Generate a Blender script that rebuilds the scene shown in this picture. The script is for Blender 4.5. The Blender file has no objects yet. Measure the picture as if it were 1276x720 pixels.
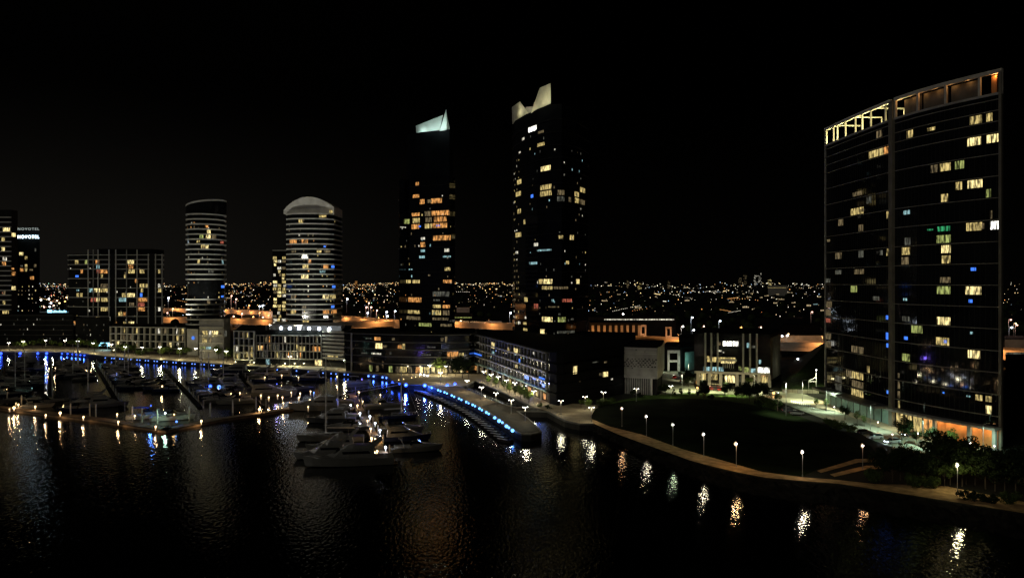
import bpy, math, random
from mathutils import Vector, Matrix
from mathutils.geometry import tessellate_polygon
sc = bpy.context.scene
COL = sc.collection
PI = math.pi
CX, CY, FL, H = 638.0, 352.0, 1000.0, 45.0

def G(px, py, z=2.0):
    y = (H - z) * FL / (py - CY)
    return Vector(((px - CX) / FL * y, y, z))
def D(px, Y, z=2.0):
    return Vector(((px - CX) / FL * Y, Y, z))
def ZP(py, Y):
    return H - (py - CY) / FL * Y

ORD = ['first', 'second', 'third', 'fourth', 'fifth', 'sixth', 'seventh', 'eighth', 'ninth', 'tenth', 'eleventh', 'twelfth',
       'thirteenth', 'fourteenth', 'fifteenth', 'sixteenth', 'seventeenth', 'eighteenth', 'nineteenth', 'twentieth']
TENS = {2: 'twenty', 3: 'thirty', 4: 'forty', 5: 'fifty', 6: 'sixty', 7: 'seventy'}
def nth(i):
    i += 1
    if i <= 20: return ORD[i - 1]
    t, u = divmod(i, 10)
    if u == 0: return TENS[t][:-1] + 'ieth'
    return TENS[t] + '-' + ORD[u - 1]

# ------------------------------------------------------------------ materials
def nodes(m):
    m.use_nodes = True
    nt = m.node_tree
    return nt, nt.nodes, nt.links, nt.nodes['Principled BSDF']
def mat(name, col, rough=.6, metal=0., var=.25, scale=1.5, bump=0., spec=.5, coords='Object'):
    m = bpy.data.materials.new(name)
    nt, N, L, b = nodes(m)
    b.inputs['Roughness'].default_value = rough
    b.inputs['Metallic'].default_value = metal
    b.inputs['Specular IOR Level'].default_value = spec
    tc = N.new('ShaderNodeTexCoord')
    n = N.new('ShaderNodeTexNoise'); n.inputs['Scale'].default_value = scale; n.inputs['Detail'].default_value = 5
    L.new(tc.outputs[coords], n.inputs['Vector'])
    r = N.new('ShaderNodeMapRange')
    r.inputs['From Min'].default_value = .3; r.inputs['From Max'].default_value = .7
    r.inputs['To Min'].default_value = 1 - var; r.inputs['To Max'].default_value = 1 + var
    L.new(n.outputs['Fac'], r.inputs['Value'])
    v = N.new('ShaderNodeVectorMath'); v.operation = 'SCALE'
    v.inputs[0].default_value = col
    L.new(r.outputs['Result'], v.inputs['Scale'])
    L.new(v.outputs['Vector'], b.inputs['Base Color'])
    if bump:
        bp = N.new('ShaderNodeBump'); bp.inputs['Strength'].default_value = 1; bp.inputs['Distance'].default_value = bump
        L.new(n.outputs['Fac'], bp.inputs['Height']); L.new(bp.outputs['Normal'], b.inputs['Normal'])
    return m
def emat(name, col, s, vary=False, sample=False, scale=.9):
    m = bpy.data.materials.new(name)
    nt, N, L, b = nodes(m)
    b.inputs['Base Color'].default_value = (.02, .02, .02, 1)
    b.inputs['Emission Color'].default_value = (*col, 1)
    b.inputs['Emission Strength'].default_value = s
    if vary:
        tc = N.new('ShaderNodeTexCoord')
        mp = N.new('ShaderNodeMapping'); mp.inputs['Scale'].default_value = (1.9, 1.9, .5)
        n = N.new('ShaderNodeTexNoise'); n.inputs['Scale'].default_value = scale; n.inputs['Detail'].default_value = 3
        r = N.new('ShaderNodeMapRange')
        r.inputs['From Min'].default_value = .4; r.inputs['From Max'].default_value = .62
        r.inputs['To Min'].default_value = .10 * s; r.inputs['To Max'].default_value = 1.45 * s
        L.new(tc.outputs['Object'], mp.inputs['Vector']); L.new(mp.outputs[0], n.inputs['Vector'])
        L.new(n.outputs['Fac'], r.inputs['Value']); L.new(r.outputs['Result'], b.inputs['Emission Strength'])
    m.cycles.emission_sampling = 'FRONT' if sample else 'NONE'
    return m

M = {}
M['concrete'] = mat('concrete', (.32, .31, .28), .8, scale=.4)
M['pale_concrete'] = mat('pale_concrete', (.55, .53, .47), .75, scale=.5, var=.15)
M['slab_grey'] = mat('slab_grey', (.72, .71, .64), .7, scale=.3, var=.15)
M['slab_dark'] = mat('slab_dark', (.10, .10, .09), .6, scale=.3, spec=.1)
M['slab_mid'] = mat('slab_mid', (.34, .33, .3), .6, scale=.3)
M['white_frame'] = mat('white_frame', (.6, .58, .5), .7, scale=.4, var=.15)
M['dark_wall'] = mat('dark_wall', (.016, .016, .015), .8, scale=.2, spec=.1)
M['roof_dark'] = mat('roof_dark', (.010, .010, .010), .9, scale=.2, spec=.05)
M['glass_dark'] = mat('glass_dark', (.010, .011, .012), .12, scale=.15, var=.4, spec=.6)
M['glass_tower'] = mat('glass_tower', (.006, .007, .008), .05, scale=.1, var=.4, spec=.5, bump=.01)
M['column_grey'] = mat('column_grey', (.5, .47, .4), .7, scale=.3)
M['mullion'] = mat('mullion', (.018, .018, .018), .6, scale=.5, spec=.1)
M['metal_grey'] = mat('metal_grey', (.25, .25, .25), .4, .7, scale=2)
M['pole_grey'] = mat('pole_grey', (.3, .3, .3), .5, .3, scale=2)
M['crown_teal'] = mat('crown_teal', (.5, .62, .58), .5, .1, scale=.15, var=.1)
M['crown_warm'] = mat('crown_warm', (.62, .6, .46), .6, .1, scale=.25, var=.2)
M['paving'] = mat('paving', (.42, .34, .22), .85, scale=.25, var=.3, coords='Object')
M['timber_deck'] = mat('timber_deck', (.19, .13, .075), .85, scale=.5, var=.3)
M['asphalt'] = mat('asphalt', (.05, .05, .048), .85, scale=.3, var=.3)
M['plaza'] = mat('plaza', (.25, .26, .19), .8, scale=.12, var=.3)
M['earth'] = mat('earth', (.018, .018, .015), .95, scale=.03, var=.5, spec=.05)
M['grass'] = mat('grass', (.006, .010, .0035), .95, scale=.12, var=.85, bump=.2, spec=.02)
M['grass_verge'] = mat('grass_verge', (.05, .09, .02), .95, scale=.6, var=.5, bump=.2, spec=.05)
M['gravel_path'] = mat('gravel_path', (.46, .30, .14), .9, scale=.5, var=.4, bump=.03, spec=.1)
M['rock'] = mat('rock', (.014, .013, .011), .95, scale=.5, var=.6, bump=.3, spec=.02)
M['quay_wall'] = mat('quay_wall', (.03, .029, .028), .85, scale=.4, spec=.1)
M['white_paint'] = mat('white_paint', (.7, .7, .68), .6, scale=1)
M['bark'] = mat('bark', (.06, .045, .03), .9, scale=3)
M['leaf_dark'] = mat('leaf_dark', (.018, .028, .010), .8, scale=.9, var=.6, spec=.05)
M['leaf_green'] = mat('leaf_green', (.13, .19, .04), .75, scale=.9, var=.5, spec=.2)
M['leaf_mid'] = mat('leaf_mid', (.05, .075, .02), .8, scale=.9, var=.5, spec=.1)
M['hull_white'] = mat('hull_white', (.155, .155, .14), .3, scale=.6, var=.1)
M['hull_cream'] = mat('hull_cream', (.13, .125, .105), .35, scale=.6, var=.12)
M['hull_navy'] = mat('hull_navy', (.015, .02, .05), .25, scale=.6)
M['hull_grey'] = mat('hull_grey', (.05, .05, .05), .35, scale=.6)
M['teak'] = mat('teak', (.22, .14, .07), .7, scale=2)
M['boat_glass'] = mat('boat_glass', (.01, .01, .012), .08, scale=1)
M['canvas_blue'] = mat('canvas_blue', (.03, .06, .3), .8, scale=1)
M['canvas_cream'] = mat('canvas_cream', (.4, .38, .33), .8, scale=1)
M['orange_wall'] = mat('orange_wall', (.5, .22, .07), .7, scale=.4, var=.2)
M['freeway_concrete'] = mat('freeway_concrete', (.4, .33, .26), .8, scale=.08, var=.25)
M['pier_dim'] = mat('pier_dim', (.14, .14, .13), .7, scale=.3, spec=.1)
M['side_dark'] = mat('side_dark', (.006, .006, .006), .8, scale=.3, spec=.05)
M['tower_slab'] = mat('tower_slab', (.20, .19, .16), .7, scale=.3, spec=.2)
M['unlit_deck'] = mat('unlit_deck', (.03, .024, .018), .8, scale=.6, var=.4, spec=.1)
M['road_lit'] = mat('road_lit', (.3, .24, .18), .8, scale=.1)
M['tower_column'] = mat('tower_column', (.17, .155, .12), .7, scale=.3, spec=.2)
M['hull_lit'] = mat('hull_lit', (.6, .6, .57), .3, scale=.6, var=.1)  # lit copy of the white hull colour, for the lamp-lit cruisers
M['mast_alloy'] = mat('mast_alloy', (.6, .6, .57), .5, scale=2)
M['rubber'] = mat('rubber', (.02, .02, .02), .9)
M['hoarding'] = mat('hoarding', (.5, .48, .36), .7, scale=.35, var=.4)
M['red_paint'] = mat('red_paint', (.25, .015, .012), .3)
M['teal_wall'] = mat('teal_wall', (.25, .38, .33), .7, scale=.3)

EM = {
 'y': emat('window_warm', (1, .76, .28), .62, True), 'Y': emat('window_bright_warm', (1, .80, .34), 1.25, True),
 'd': emat('window_dim', (1, .75, .38), .15, True), 'o': emat('window_orange', (1, .44, .12), .75, True),
 'w': emat('window_white', (1, .93, .74), .8, True), 'W': emat('window_bright_white', (1, .97, .85), 3.0, True),
 'b': emat('window_blue', (.06, .22, 1), 1.2), 'c': emat('window_cyan', (.5, .88, .92), .55, True),
 'g': emat('window_green', (.08, .8, .3), .35, True), 'r': emat('window_red', (1, .25, .15), .4, True),
 'e': emat('window_olive', (.75, .85, .25), .42, True), 'f': emat('window_faint', (.9, .9, .7), .09, True),
}
LENS_W = emat('lamp_lens_white', (1, .97, .92), 14)
LENS_C = emat('lamp_lens_cool', (.75, .85, 1), 14)
LENS_Y = emat('lamp_lens_warm', (1, .66, .30), 6)
LENS_O = emat('lamp_lens_orange', (1, .42, .12), 5)
LENS_P = emat('lamp_lens_pink', (1, .52, .38), 5)
LENS_B = emat('lamp_lens_blue', (.03, .09, 1), 3.4)
LENS_S = emat('lamp_lens_sky_blue', (.13, .28, 1), 2.6)
NEON = emat('neon_cyan', (.3, .75, 1), 3.0)
NEONB = emat('neon_blue', (.06, .12, 1), 1.6)
SIGNW = emat('sign_dim_white', (.75, .85, .8), .5)
SIGNB = emat('sign_bright_white', (.62, .85, 1), 7, sample=True)

LENS_T = emat('lamp_lens_light_blue', (.12, .40, 1), 4.0)
# ------------------------------------------------------------------ mesh builder
class MB:
    def __init__(s): s.v = []; s.f = []; s.m = []; s.cur = 0
    def add(s, vs, fs):
        o = len(s.v); s.v += [tuple(p) for p in vs]
        for f in fs: s.f.append(tuple(i + o for i in f)); s.m.append(s.cur)
        return s
    def box(s, x0, x1, y0, y1, z0, z1):
        return s.add([(x0,y0,z0),(x1,y0,z0),(x1,y1,z0),(x0,y1,z0),(x0,y0,z1),(x1,y0,z1),(x1,y1,z1),(x0,y1,z1)],
                     [(0,3,2,1),(4,5,6,7),(0,1,5,4),(1,2,6,5),(2,3,7,6),(3,0,4,7)])
    def hexa(s, b, t):
        return s.add(list(b) + list(t), [(0,3,2,1),(4,5,6,7),(0,1,5,4),(1,2,6,5),(2,3,7,6),(3,0,4,7)])
    def wall(s, a, b, z0, z1, off=0., th=.3):
        """box standing along the plan segment a-b, its outer face OFF outside the segment"""
        a = Vector((a[0], a[1])); b = Vector((b[0], b[1])); d = (b - a)
        if d.length < 1e-6: return s
        d.normalize(); n = Vector((d.y, -d.x))
        o0 = a + n * off; o1 = b + n * off; i0 = o0 - n * th; i1 = o1 - n * th
        return s.hexa([(*o0, z0), (*o1, z0), (*i1, z0), (*i0, z0)], [(*o0, z1), (*o1, z1), (*i1, z1), (*i0, z1)])
    def prism(s, poly, z0, z1):
        n = len(poly)
        vs = [(p[0], p[1], z0) for p in poly] + [(p[0], p[1], z1) for p in poly]
        fs = [(i, (i+1) % n, n + (i+1) % n, n + i) for i in range(n)]
        fs += [tuple(range(n, 2*n)), tuple(range(n-1, -1, -1))]
        return s.add(vs, fs)
    def tube(s, a, b, r0, r1=None, n=8):
        r1 = r0 if r1 is None else r1
        a = Vector(a); b = Vector(b); d = (b - a).normalized()
        u = d.cross(Vector((0, 0, 1)) if abs(d.z) < .9 else Vector((1, 0, 0))).normalized(); w = d.cross(u)
        vs = []
        for c, r in ((a, r0), (b, r1)):
            for i in range(n):
                t = 2*PI*i/n; vs.append(c + u*(r*math.cos(t)) + w*(r*math.sin(t)))
        fs = [(i, (i+1) % n, n + (i+1) % n, n + i) for i in range(n)] + [tuple(range(n, 2*n)), tuple(range(n-1, -1, -1))]
        return s.add(vs, fs)
    def path(s, pts, r, n=6):
        for i in range(len(pts)-1): s.tube(pts[i], pts[i+1], r, r, n)
        return s
    def ball(s, c, r, nu=8, nv=5, sz=1.):
        vs = [(c[0], c[1], c[2] - r*sz)]
        for j in range(1, nv):
            t = -PI/2 + PI*j/nv
            for i in range(nu):
                a = 2*PI*i/nu
                vs.append((c[0] + r*math.cos(t)*math.cos(a), c[1] + r*math.cos(t)*math.sin(a), c[2] + r*sz*math.sin(t)))
        vs.append((c[0], c[1], c[2] + r*sz)); top = len(vs) - 1; fs = []
        for i in range(nu):
            fs.append((0, 1 + (i+1) % nu, 1 + i))
            for j in range(nv-2):
                a = 1 + j*nu; fs.append((a+i, a+(i+1) % nu, a+nu+(i+1) % nu, a+nu+i))
            a = 1 + (nv-2)*nu; fs.append((a+i, a+(i+1) % nu, top))
        return s.add(vs, fs)
    def loft(s, rings, cap=True):
        n = len(rings[0]); vs = [p for r in rings for p in r]; fs = []
        for k in range(len(rings)-1):
            for i in range(n):
                j = (i+1) % n; fs.append((k*n+i, k*n+j, (k+1)*n+j, (k+1)*n+i))
        if cap:
            fs.append(tuple(range(n-1, -1, -1))); fs.append(tuple(range((len(rings)-1)*n, len(rings)*n)))
        return s.add(vs, fs)
    def build(s, name, mats, parent=None, world=False, smooth=False):
        if not isinstance(mats, (list, tuple)): mats = [mats]
        off = Vector((0, 0, 0))
        if world:
            p = parent
            while p: off += p.location; p = p.parent
        me = bpy.data.meshes.new(name)
        vs = s.v if not world else [(a-off.x, b-off.y, c-off.z) for a, b, c in s.v]
        me.from_pydata(vs, [], s.f); me.update()
        for m in mats: me.materials.append(m if not isinstance(m, str) else M[m])
        if len(mats) > 1:
            for p, k in zip(me.polygons, s.m): p.material_index = k
        if smooth:
            for p in me.polygons: p.use_smooth = True
        o = bpy.data.objects.new(name, me); COL.objects.link(o)
        if parent: o.parent = parent
        return o

def tag(o, label=None, cat=None, group=None, kind=None):
    if label: o['label'] = label
    if cat: o['category'] = cat
    if group: o['group'] = group
    if kind: o['kind'] = kind
    return o
def empty(name, loc, label, cat, group=None, rz=0.):
    o = bpy.data.objects.new(name, None); COL.objects.link(o)
    o.location = loc; o.rotation_euler = (0, 0, rz); o.empty_display_size = .5
    return tag(o, label, cat, group)
KIDS = {}
def copy_tree(o, parent=None):
    c = o.copy(); COL.objects.link(c)
    if parent: c.parent = parent
    if id(o) not in KIDS and False: pass
    for ch in list(o.children): copy_tree(ch, c)
    return c
def clone(proto, loc, rz, label, group=None, scale=None):
    if not proto.get('used'):
        proto['used'] = 1; c = proto
    else:
        c = copy_tree(proto)
    c.location = loc; c.rotation_euler = (0, 0, rz)
    if scale: c.scale = (scale,)*3 if not isinstance(scale, tuple) else scale
    c['label'] = label
    if group: c['group'] = group
    return c
def light(parent, loc, power, col, radius=.15, kind='POINT', share={}, aim=None, cone=2.4):
    k = (round(power, 1), col, radius, kind, cone)
    if k not in share:
        l = bpy.data.lights.new('lamp_light', kind); l.energy = power; l.color = col; l.shadow_soft_size = radius
        if kind == 'SPOT': l.spot_size = cone; l.spot_blend = .6
        share[k] = l
    o = bpy.data.objects.new('lamp_light', share[k]); COL.objects.link(o); o.location = loc
    if aim: o.rotation_euler = Vector(aim).to_track_quat('-Z', 'Y').to_euler()
    if parent: o.parent = parent
    return o

# ------------------------------------------------------------------ buildings from a plan outline
class Bld:
    def __init__(s, name, label, cat, poly, z0, z1, wall='glass_dark', roof='roof_dark', fh=3.0, group=None, body='wall'):
        a = sum(poly[i][0]*poly[(i+1) % len(poly)][1] - poly[(i+1) % len(poly)][0]*poly[i][1] for i in range(len(poly)))
        if a < 0: poly = poly[::-1]
        s.poly = [Vector((p[0], p[1])) for p in poly]; s.z0, s.z1, s.fh = z0, z1, fh
        c = sum(s.poly, Vector((0, 0))) / len(s.poly)
        s.root = empty(name, (c.x, c.y, z0), label, cat, group)
        n = len(poly); s.cum = [0.]
        for i in range(n): s.cum.append(s.cum[-1] + (s.poly[(i+1) % n] - s.poly[i]).length)
        s.per = s.cum[-1]; s.nw = 0; s.extra = MB()
        s.mb(lambda m: m.prism(s.poly, z0, z1), body, wall)
        s.mb(lambda m: m.prism(s.offset(-.25), z1 + .002, z1 + .25), 'roof', roof)
    def mb(s, fn, name, m, parent=None):
        b = MB(); fn(b); return b.build(name, m, parent or s.root, True)
    def offset(s, d):
        out = []; n = len(s.poly)
        for i in range(n):
            p, a, b = s.poly[i], s.poly[i-1], s.poly[(i+1) % n]
            d0 = (p - a).normalized(); d1 = (b - p).normalized()
            n0 = Vector((d0.y, -d0.x)); n1 = Vector((d1.y, -d1.x)); m = (n0 + n1)
            k = 1 + n0.dot(n1)
            out.append(p + m * (d / max(k, .35)))
        return out
    def pt(s, c):
        c %= s.per
        for i in range(len(s.poly)):
            if c <= s.cum[i+1] + 1e-6:
                a, b = s.poly[i], s.poly[(i+1) % len(s.poly)]
                d = (b - a).normalized(); return a + d * (c - s.cum[i]), Vector((d.y, -d.x)), i
        return s.poly[0], Vector((0, -1)), 0
    def hit(s, px):
        k = (px - CX) / FL; best = None; n = len(s.poly)
        for i in range(n):
            a, b = s.poly[i], s.poly[(i+1) % n]
            # point (k t, t) = a + (b-a) u
            dx, dy = b.x - a.x, b.y - a.y; den = dx - k * dy
            if abs(den) < 1e-9: continue
            u = (k * a.y - a.x) / den
            if -1e-6 <= u <= 1 + 1e-6:
                t = a.y + dy * u
                if t > 0 and (best is None or t < best[0]): best = (t, s.cum[i] + u * (s.cum[i+1] - s.cum[i]))
        return best
    def hitc(s, px):
        h = s.hit(px)
        if h: return h
        for d in range(1, 60):
            for q in (px + d*.5, px - d*.5):
                h = s.hit(q)
                if h: return h
        return None
    def wedge(s, ca, cb):
        """split a perimeter run at the outline's corners"""
        ca, cb = s.run(ca, cb) if cb < ca or cb - ca > s.per/2 and cb <= s.per else (ca, cb)
        cs = [ca] + [c for c in (s.cum[:-1] + [x + s.per for x in s.cum[:-1]]) if ca + .05 < c < cb - .05] + [cb]
        return [(cs[i], cs[i+1]) for i in range(len(cs)-1)]
    def seg(s, m, ca, cb, z0, z1, off, th):
        pa, n, i = s.pt(ca + 1e-4); pb = s.pt(cb - 1e-4)[0]
        m.wall(pa, pb, z0, z1, off, th)
    def win_c(s, ca, cb, z0, z1, mt, pane=1.3, gap=.14, off=.06):
        m = MB()
        for a, b in s.wedge(ca, cb):
            n = max(1, round((b - a) / pane)); w = (b - a) / n
            for k in range(n):
                g = gap/2 if w > gap*2 else w*.1
                s.seg(m, a + k*w + g, a + (k+1)*w - g, z0, z1, off, .1)
        if s.nw < 96:
            s.nw += 1; m.build('window', EM[mt], s.root, True)
        else:
            b = s.extra; o = len(b.v); b.v += m.v
            b.f += [tuple(i+o for i in f) for f in m.f]; b.m += [list(EM).index(mt)] * len(m.f)
    def run(s, a, b):
        a, b = min(a, b), max(a, b)
        return (b, a + s.per) if b - a > s.per/2 else (a, b)
    def win(s, px, py, w, h, mt, zs=None, pane=1.3):
        a, b = s.hitc(px - w/2), s.hitc(px + w/2)
        if not a or not b: return
        t = (a[0] + b[0]) / 2; zc = ZP(py, t); hh = h / FL * t
        zb = s.z0 if zs is None else zs
        f0 = math.floor((zc - zb) / s.fh); nf = max(1, round(hh / s.fh))
        if nf > 1: f0 = math.floor((zc - hh/2 + s.fh*.5 - zb) / s.fh)
        z0 = zb + f0*s.fh + (.35 if hh > 1.6 or nf > 1 else s.fh*.5 - hh/2)
        z1 = zb + (f0+1)*s.fh - (.35 if hh > 1.6 or nf > 1 else s.fh*.5 - hh/2)
        ca, cb = s.run(a[1], b[1])
        for k in range(nf):
            s.win_c(ca, cb, z0 + k*s.fh, z1 + k*s.fh, mt, pane)
    def finish(s):
        if s.extra.f:
            tag(s.extra.build('window', list(EM.values()), s.root, True), kind='stuff')
    def slabs(s, m, off=.5, th=.35, z0=None, z1=None, step=None, skip=()):
        z = (s.z0 if z0 is None else z0); k = 0
        while z <= (s.z1 if z1 is None else z1) + .01:
            if k not in skip:
                s.mb(lambda b: b.prism(s.offset(off), z - th/2, z + th/2), 'floor_slab', m)
            z += step or s.fh; k += 1
    def fins(s, cs, m, z0, z1, w=.4, d=.5, name='column', each=True):
        acc = MB()
        for c in cs:
            p, n, i = s.pt(c); t = Vector((-n.y, n.x))
            a = p - t*w/2; b = p + t*w/2
            (acc if not each else MB()).wall(a, b, z0, z1, d, d + .1) if not each else s.mb(lambda q: q.wall(a, b, z0, z1, d, d + .1), name, m)
        if not each: acc.build(name, m, s.root, True)
    def auto(s, px0, px1, z0, z1, p, pal, rnd, bay=3.0, frac=(.5, 1.), small=False):
        ca, cb = s.run(s.hitc(px0)[1], s.hitc(px1)[1])
        nb = max(1, int((cb - ca) / bay)); bw = (cb - ca) / nb
        f = 0
        while z0 + (f+1)*s.fh <= z1 + .1:
            for k in range(nb):
                if rnd.random() < p:
                    w = bw * rnd.uniform(*frac); o = rnd.uniform(0, bw - w)
                    zz = z0 + f*s.fh
                    if small:
                        q = rnd.uniform(.25, .6); s.win_c(ca + k*bw + o, ca + k*bw + o + w*.35, zz + .5, zz + .5 + s.fh*q*.7, rnd.choice(pal))
                    else:
                        s.win_c(ca + k*bw + o, ca + k*bw + o + w, zz + .4, zz + s.fh - .4, rnd.choice(pal))
            f += 1
# ------------------------------------------------------------------ render, camera, sky
sc.render.engine = 'CYCLES'
sc.cycles.use_denoising = True
sc.cycles.sample_clamp_indirect = 3.0
sc.cycles.max_bounces = 6; sc.cycles.diffuse_bounces = 2; sc.cycles.glossy_bounces = 3
sc.cycles.caustics_reflective = False; sc.cycles.caustics_refractive = False
sc.view_settings.view_transform = 'Standard'; sc.view_settings.look = 'None'
sc.view_settings.exposure = 0; sc.view_settings.gamma = 1
cam = bpy.data.cameras.new('camera'); co = bpy.data.objects.new('camera', cam); COL.objects.link(co)
co.location = (0, 0, H); co.rotation_euler = (PI/2, 0, 0)
cam.sensor_width = 36; cam.lens = 36*FL/1276; cam.shift_y = -8/1276
cam.clip_start = 1; cam.clip_end = 30000
sc.camera = co
wd = bpy.data.worlds.new('World'); sc.world = wd; wd.use_nodes = True
N, L = wd.node_tree.nodes, wd.node_tree.links
for n in list(N): N.remove(n)
out = N.new('ShaderNodeOutputWorld'); add = N.new('ShaderNodeAddShader')
sky = N.new('ShaderNodeTexSky'); sky.sky_type = 'NISHITA'; sky.sun_disc = False
sky.sun_elevation = math.radians(-5); sky.sun_rotation = math.radians(200)
b1 = N.new('ShaderNodeBackground'); b1.inputs['Strength'].default_value = .002
L.new(sky.outputs[0], b1.inputs[0]); L.new(b1.outputs[0], add.inputs[0])
# the town's glow on the night air: strongest low over the west side
tc = N.new('ShaderNodeTexCoord'); sp = N.new('ShaderNodeSeparateXYZ'); L.new(tc.outputs['Generated'], sp.inputs[0])
def mr(src, a, b, c, d, typ='SMOOTHSTEP'):
    n = N.new('ShaderNodeMapRange'); n.interpolation_type = typ
    for k, v in zip(('From Min', 'From Max', 'To Min', 'To Max'), (a, b, c, d)): n.inputs[k].default_value = v
    L.new(src, n.inputs['Value']); return n.outputs['Result']
el = mr(sp.outputs['Z'], -.02, .24, 1, .04)
az = mr(sp.outputs['X'], -.55, .12, 1, .10)
mu = N.new('ShaderNodeMath'); mu.operation = 'MULTIPLY'; L.new(el, mu.inputs[0]); L.new(az, mu.inputs[1])
m2 = N.new('ShaderNodeMath'); m2.operation = 'MULTIPLY'; L.new(mu.outputs[0], m2.inputs[0]); m2.inputs[1].default_value = .0062
b2 = N.new('ShaderNodeBackground'); b2.inputs['Color'].default_value = (1, .90, .74, 1)
L.new(m2.outputs[0], b2.inputs['Strength']); L.new(b2.outputs[0], add.inputs[1]); L.new(add.outputs[0], out.inputs[0])
city_fill = bpy.data.lights.new('city_fill', 'SUN'); city_fill.energy = .20; city_fill.angle = math.radians(12); city_fill.color = (1, .93, .8)  # added fill standing in for city light from behind the camera
mo = bpy.data.objects.new('city_fill', city_fill); COL.objects.link(mo)
mo.rotation_euler = Vector((.62, .72, -.42)).to_track_quat('-Z', 'Y').to_euler()

# ------------------------------------------------------------------ ground, quays, water
EDGE = [(-420,436),(-150,437.5),(0,438.5),(60,438.3),(85,438.8),(106,440.8),(132,443.8),(170,446.2),(208,448.8),(240,451),(276,453.5),(305,455.6),
        (332,457.5),(370,459.6),(403,462.2),(434,464.2),(466,466.3),(482,468),(489,475),(506,479),(529,479.5),(538,482),(547,485.2),(555,488),
        (564,492),(573,495.8),(582,499.7),(590,503.5),(598,508),(607,513),(617,519.5),(623,523.5),(632,530),(640,536),(650,541),(662,541),(675,538)]
INLET = [(668,530),(658,521),(645,512.5),(660,512),(682,512.5),(692,518),(704,524),(722,528),(740,528)]
BANK = [(770,541),(800,552),(830,563),(860,574),(890,583),(920,590),(955,596),(1000,600),(1040,604),(1090,611),(1140,619),(1190,627),(1240,635),(1300,645),(1420,668),(1600,700)]
WLINE = [(740,541),(768,556),(800,571),(830,584),(860,597),(890,608),(920,617),(955,625),(1000,631),(1040,636),(1090,645),(1140,654),(1190,663),(1240,672),(1300,684),(1420,712),(1600,750)]
BASIN = [(592,474.5),(610,482),(628,489.5),(645,498),(661,506),(643,507.5),(626,503),(610,497.5),(595,491),(580,484.5),(574,482),(583,480)]
e3 = [G(*p) for p in EDGE + INLET + BANK]
b3 = [G(*p) for p in BASIN]
outer = e3 + [Vector((2500, 200, 2)), Vector((9000, 2500, 2)), Vector((9000, 12000, 2)), Vector((-9000, 12000, 2)), Vector((-9000, 560, 2))]
def sheet(name, loops, m, kind='structure', z=None):
    flat = [p for l in loops for p in l]
    tr = tessellate_polygon([[Vector((p.x, p.y, 0)) for p in l] for l in loops])
    b = MB(); fs = []
    for t in tr:
        a, c, d = (flat[i] for i in t)
        fs.append(t if (c.x-a.x)*(d.y-a.y)-(c.y-a.y)*(d.x-a.x) > 0 else t[::-1])
    b.add([(p.x, p.y, p.z if z is None else z) for p in flat], fs)
    return tag(b.build(name, m), kind=kind)
sheet('ground', [outer, b3], 'earth')
b = MB()
for l, cl in ((e3[:len(EDGE)+len(INLET)], 0), (b3, 1)):
    for i in range(len(l) - (0 if cl else 1)):
        a, c = l[i], l[(i+1) % len(l)]
        b.add([(a.x,a.y,-1.5),(c.x,c.y,-1.5),(c.x,c.y,2.0),(a.x,a.y,2.0)], [(0,1,2,3)])
tag(b.build('quay_wall', 'quay_wall'), kind='structure')
# capping kerb along the quay
b = MB()
for l in (e3[:len(EDGE)], e3[len(EDGE)-1:len(EDGE)+len(INLET)], b3 + b3[:1]):
    for a, c in zip(l, l[1:]): b.wall(a, c, 1.7, 2.14, .12, .5)
tag(b.build('kerb', 'pier_dim'), kind='structure')
# rocky bank falling to the river, with a broken surface
rnd = random.Random(4)
top = [G(*p) for p in INLET[-1:] + BANK]; bot = [G(p[0], p[1], -.6) for p in WLINE]
b = MB(); rows = 7; cols = 130
def along(l, t):
    k = t*(len(l)-1); i = min(int(k), len(l)-2); return l[i].lerp(l[i+1], k-i)
vs = []
for j in range(cols+1):
    for i in range(rows+1):
        p = along(top, j/cols).lerp(along(bot, j/cols), i/rows)
        if 0 < i < rows: p = p + Vector((rnd.uniform(-.5,.5), rnd.uniform(-.5,.5), rnd.uniform(-.25,.45)))
        vs.append(p)
b.add(vs, [(j*(rows+1)+i, j*(rows+1)+i+1, (j+1)*(rows+1)+i+1, (j+1)*(rows+1)+i) for j in range(cols) for i in range(rows)])
tag(b.build('river_bank', 'rock'), kind='structure')

def strip(name, up, lo, m, dz, kind='structure', z=2.0):
    return sheet(name, [[G(p[0], p[1], z) for p in lo] + [G(p[0], p[1], z) for p in up[::-1]]], m, kind, z + dz)
# promenades
lo = [(p[0], p[1] - .25) for p in EDGE[:18]]
strip('promenade', [(-420,427),(0,430.5),(60,430.5),(106,433),(170,438),(240,442.5),(305,446),(370,450),(434,455),(482,459)], lo, 'paving', .03)
strip('promenade', [(482,459),(520,461),(548,465),(575,466),(600,466),(640,479),(690,501),(745,505)],
      [(482,467.8),(489,474.6),(506,478.6),(529,479.2),(538,481.6),(574,481.6),(583,479.6),(592,474.2),(610,481.7),(628,489.2),(645,497.7),(661,505.7),(682,512),(692,517.6),(704,523.6),(722,527.6),(738,527.6),(748,522)], 'paving', .03)
strip('wharf_deck', [(539,482),(574,482.3),(580,484.8),(595,491.3),(610,497.8),(626,503.3),(643,507.8),(661,506.2),(681,512.2)],
      [(547,485),(564,491.6),(582,499.4),(598,507.6),(612,516),(640,535.6),(650,540.6),(662,540.6),(674.5,537.6),(667.5,530),(657.5,521),(644,512.2)], 'timber_deck', .05)
strip('wharf_deck', [(618,501.5),(643,508.5),(661,507),(680,512)], [(600,506),(614,516),(640,534.8),(650,539.8),(662,539.8),(673.6,537),(666.6,530),(656.6,521),(643,512)], 'unlit_deck', .09)  # dark overlay sheet paints in the unlit end of the deck
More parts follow.
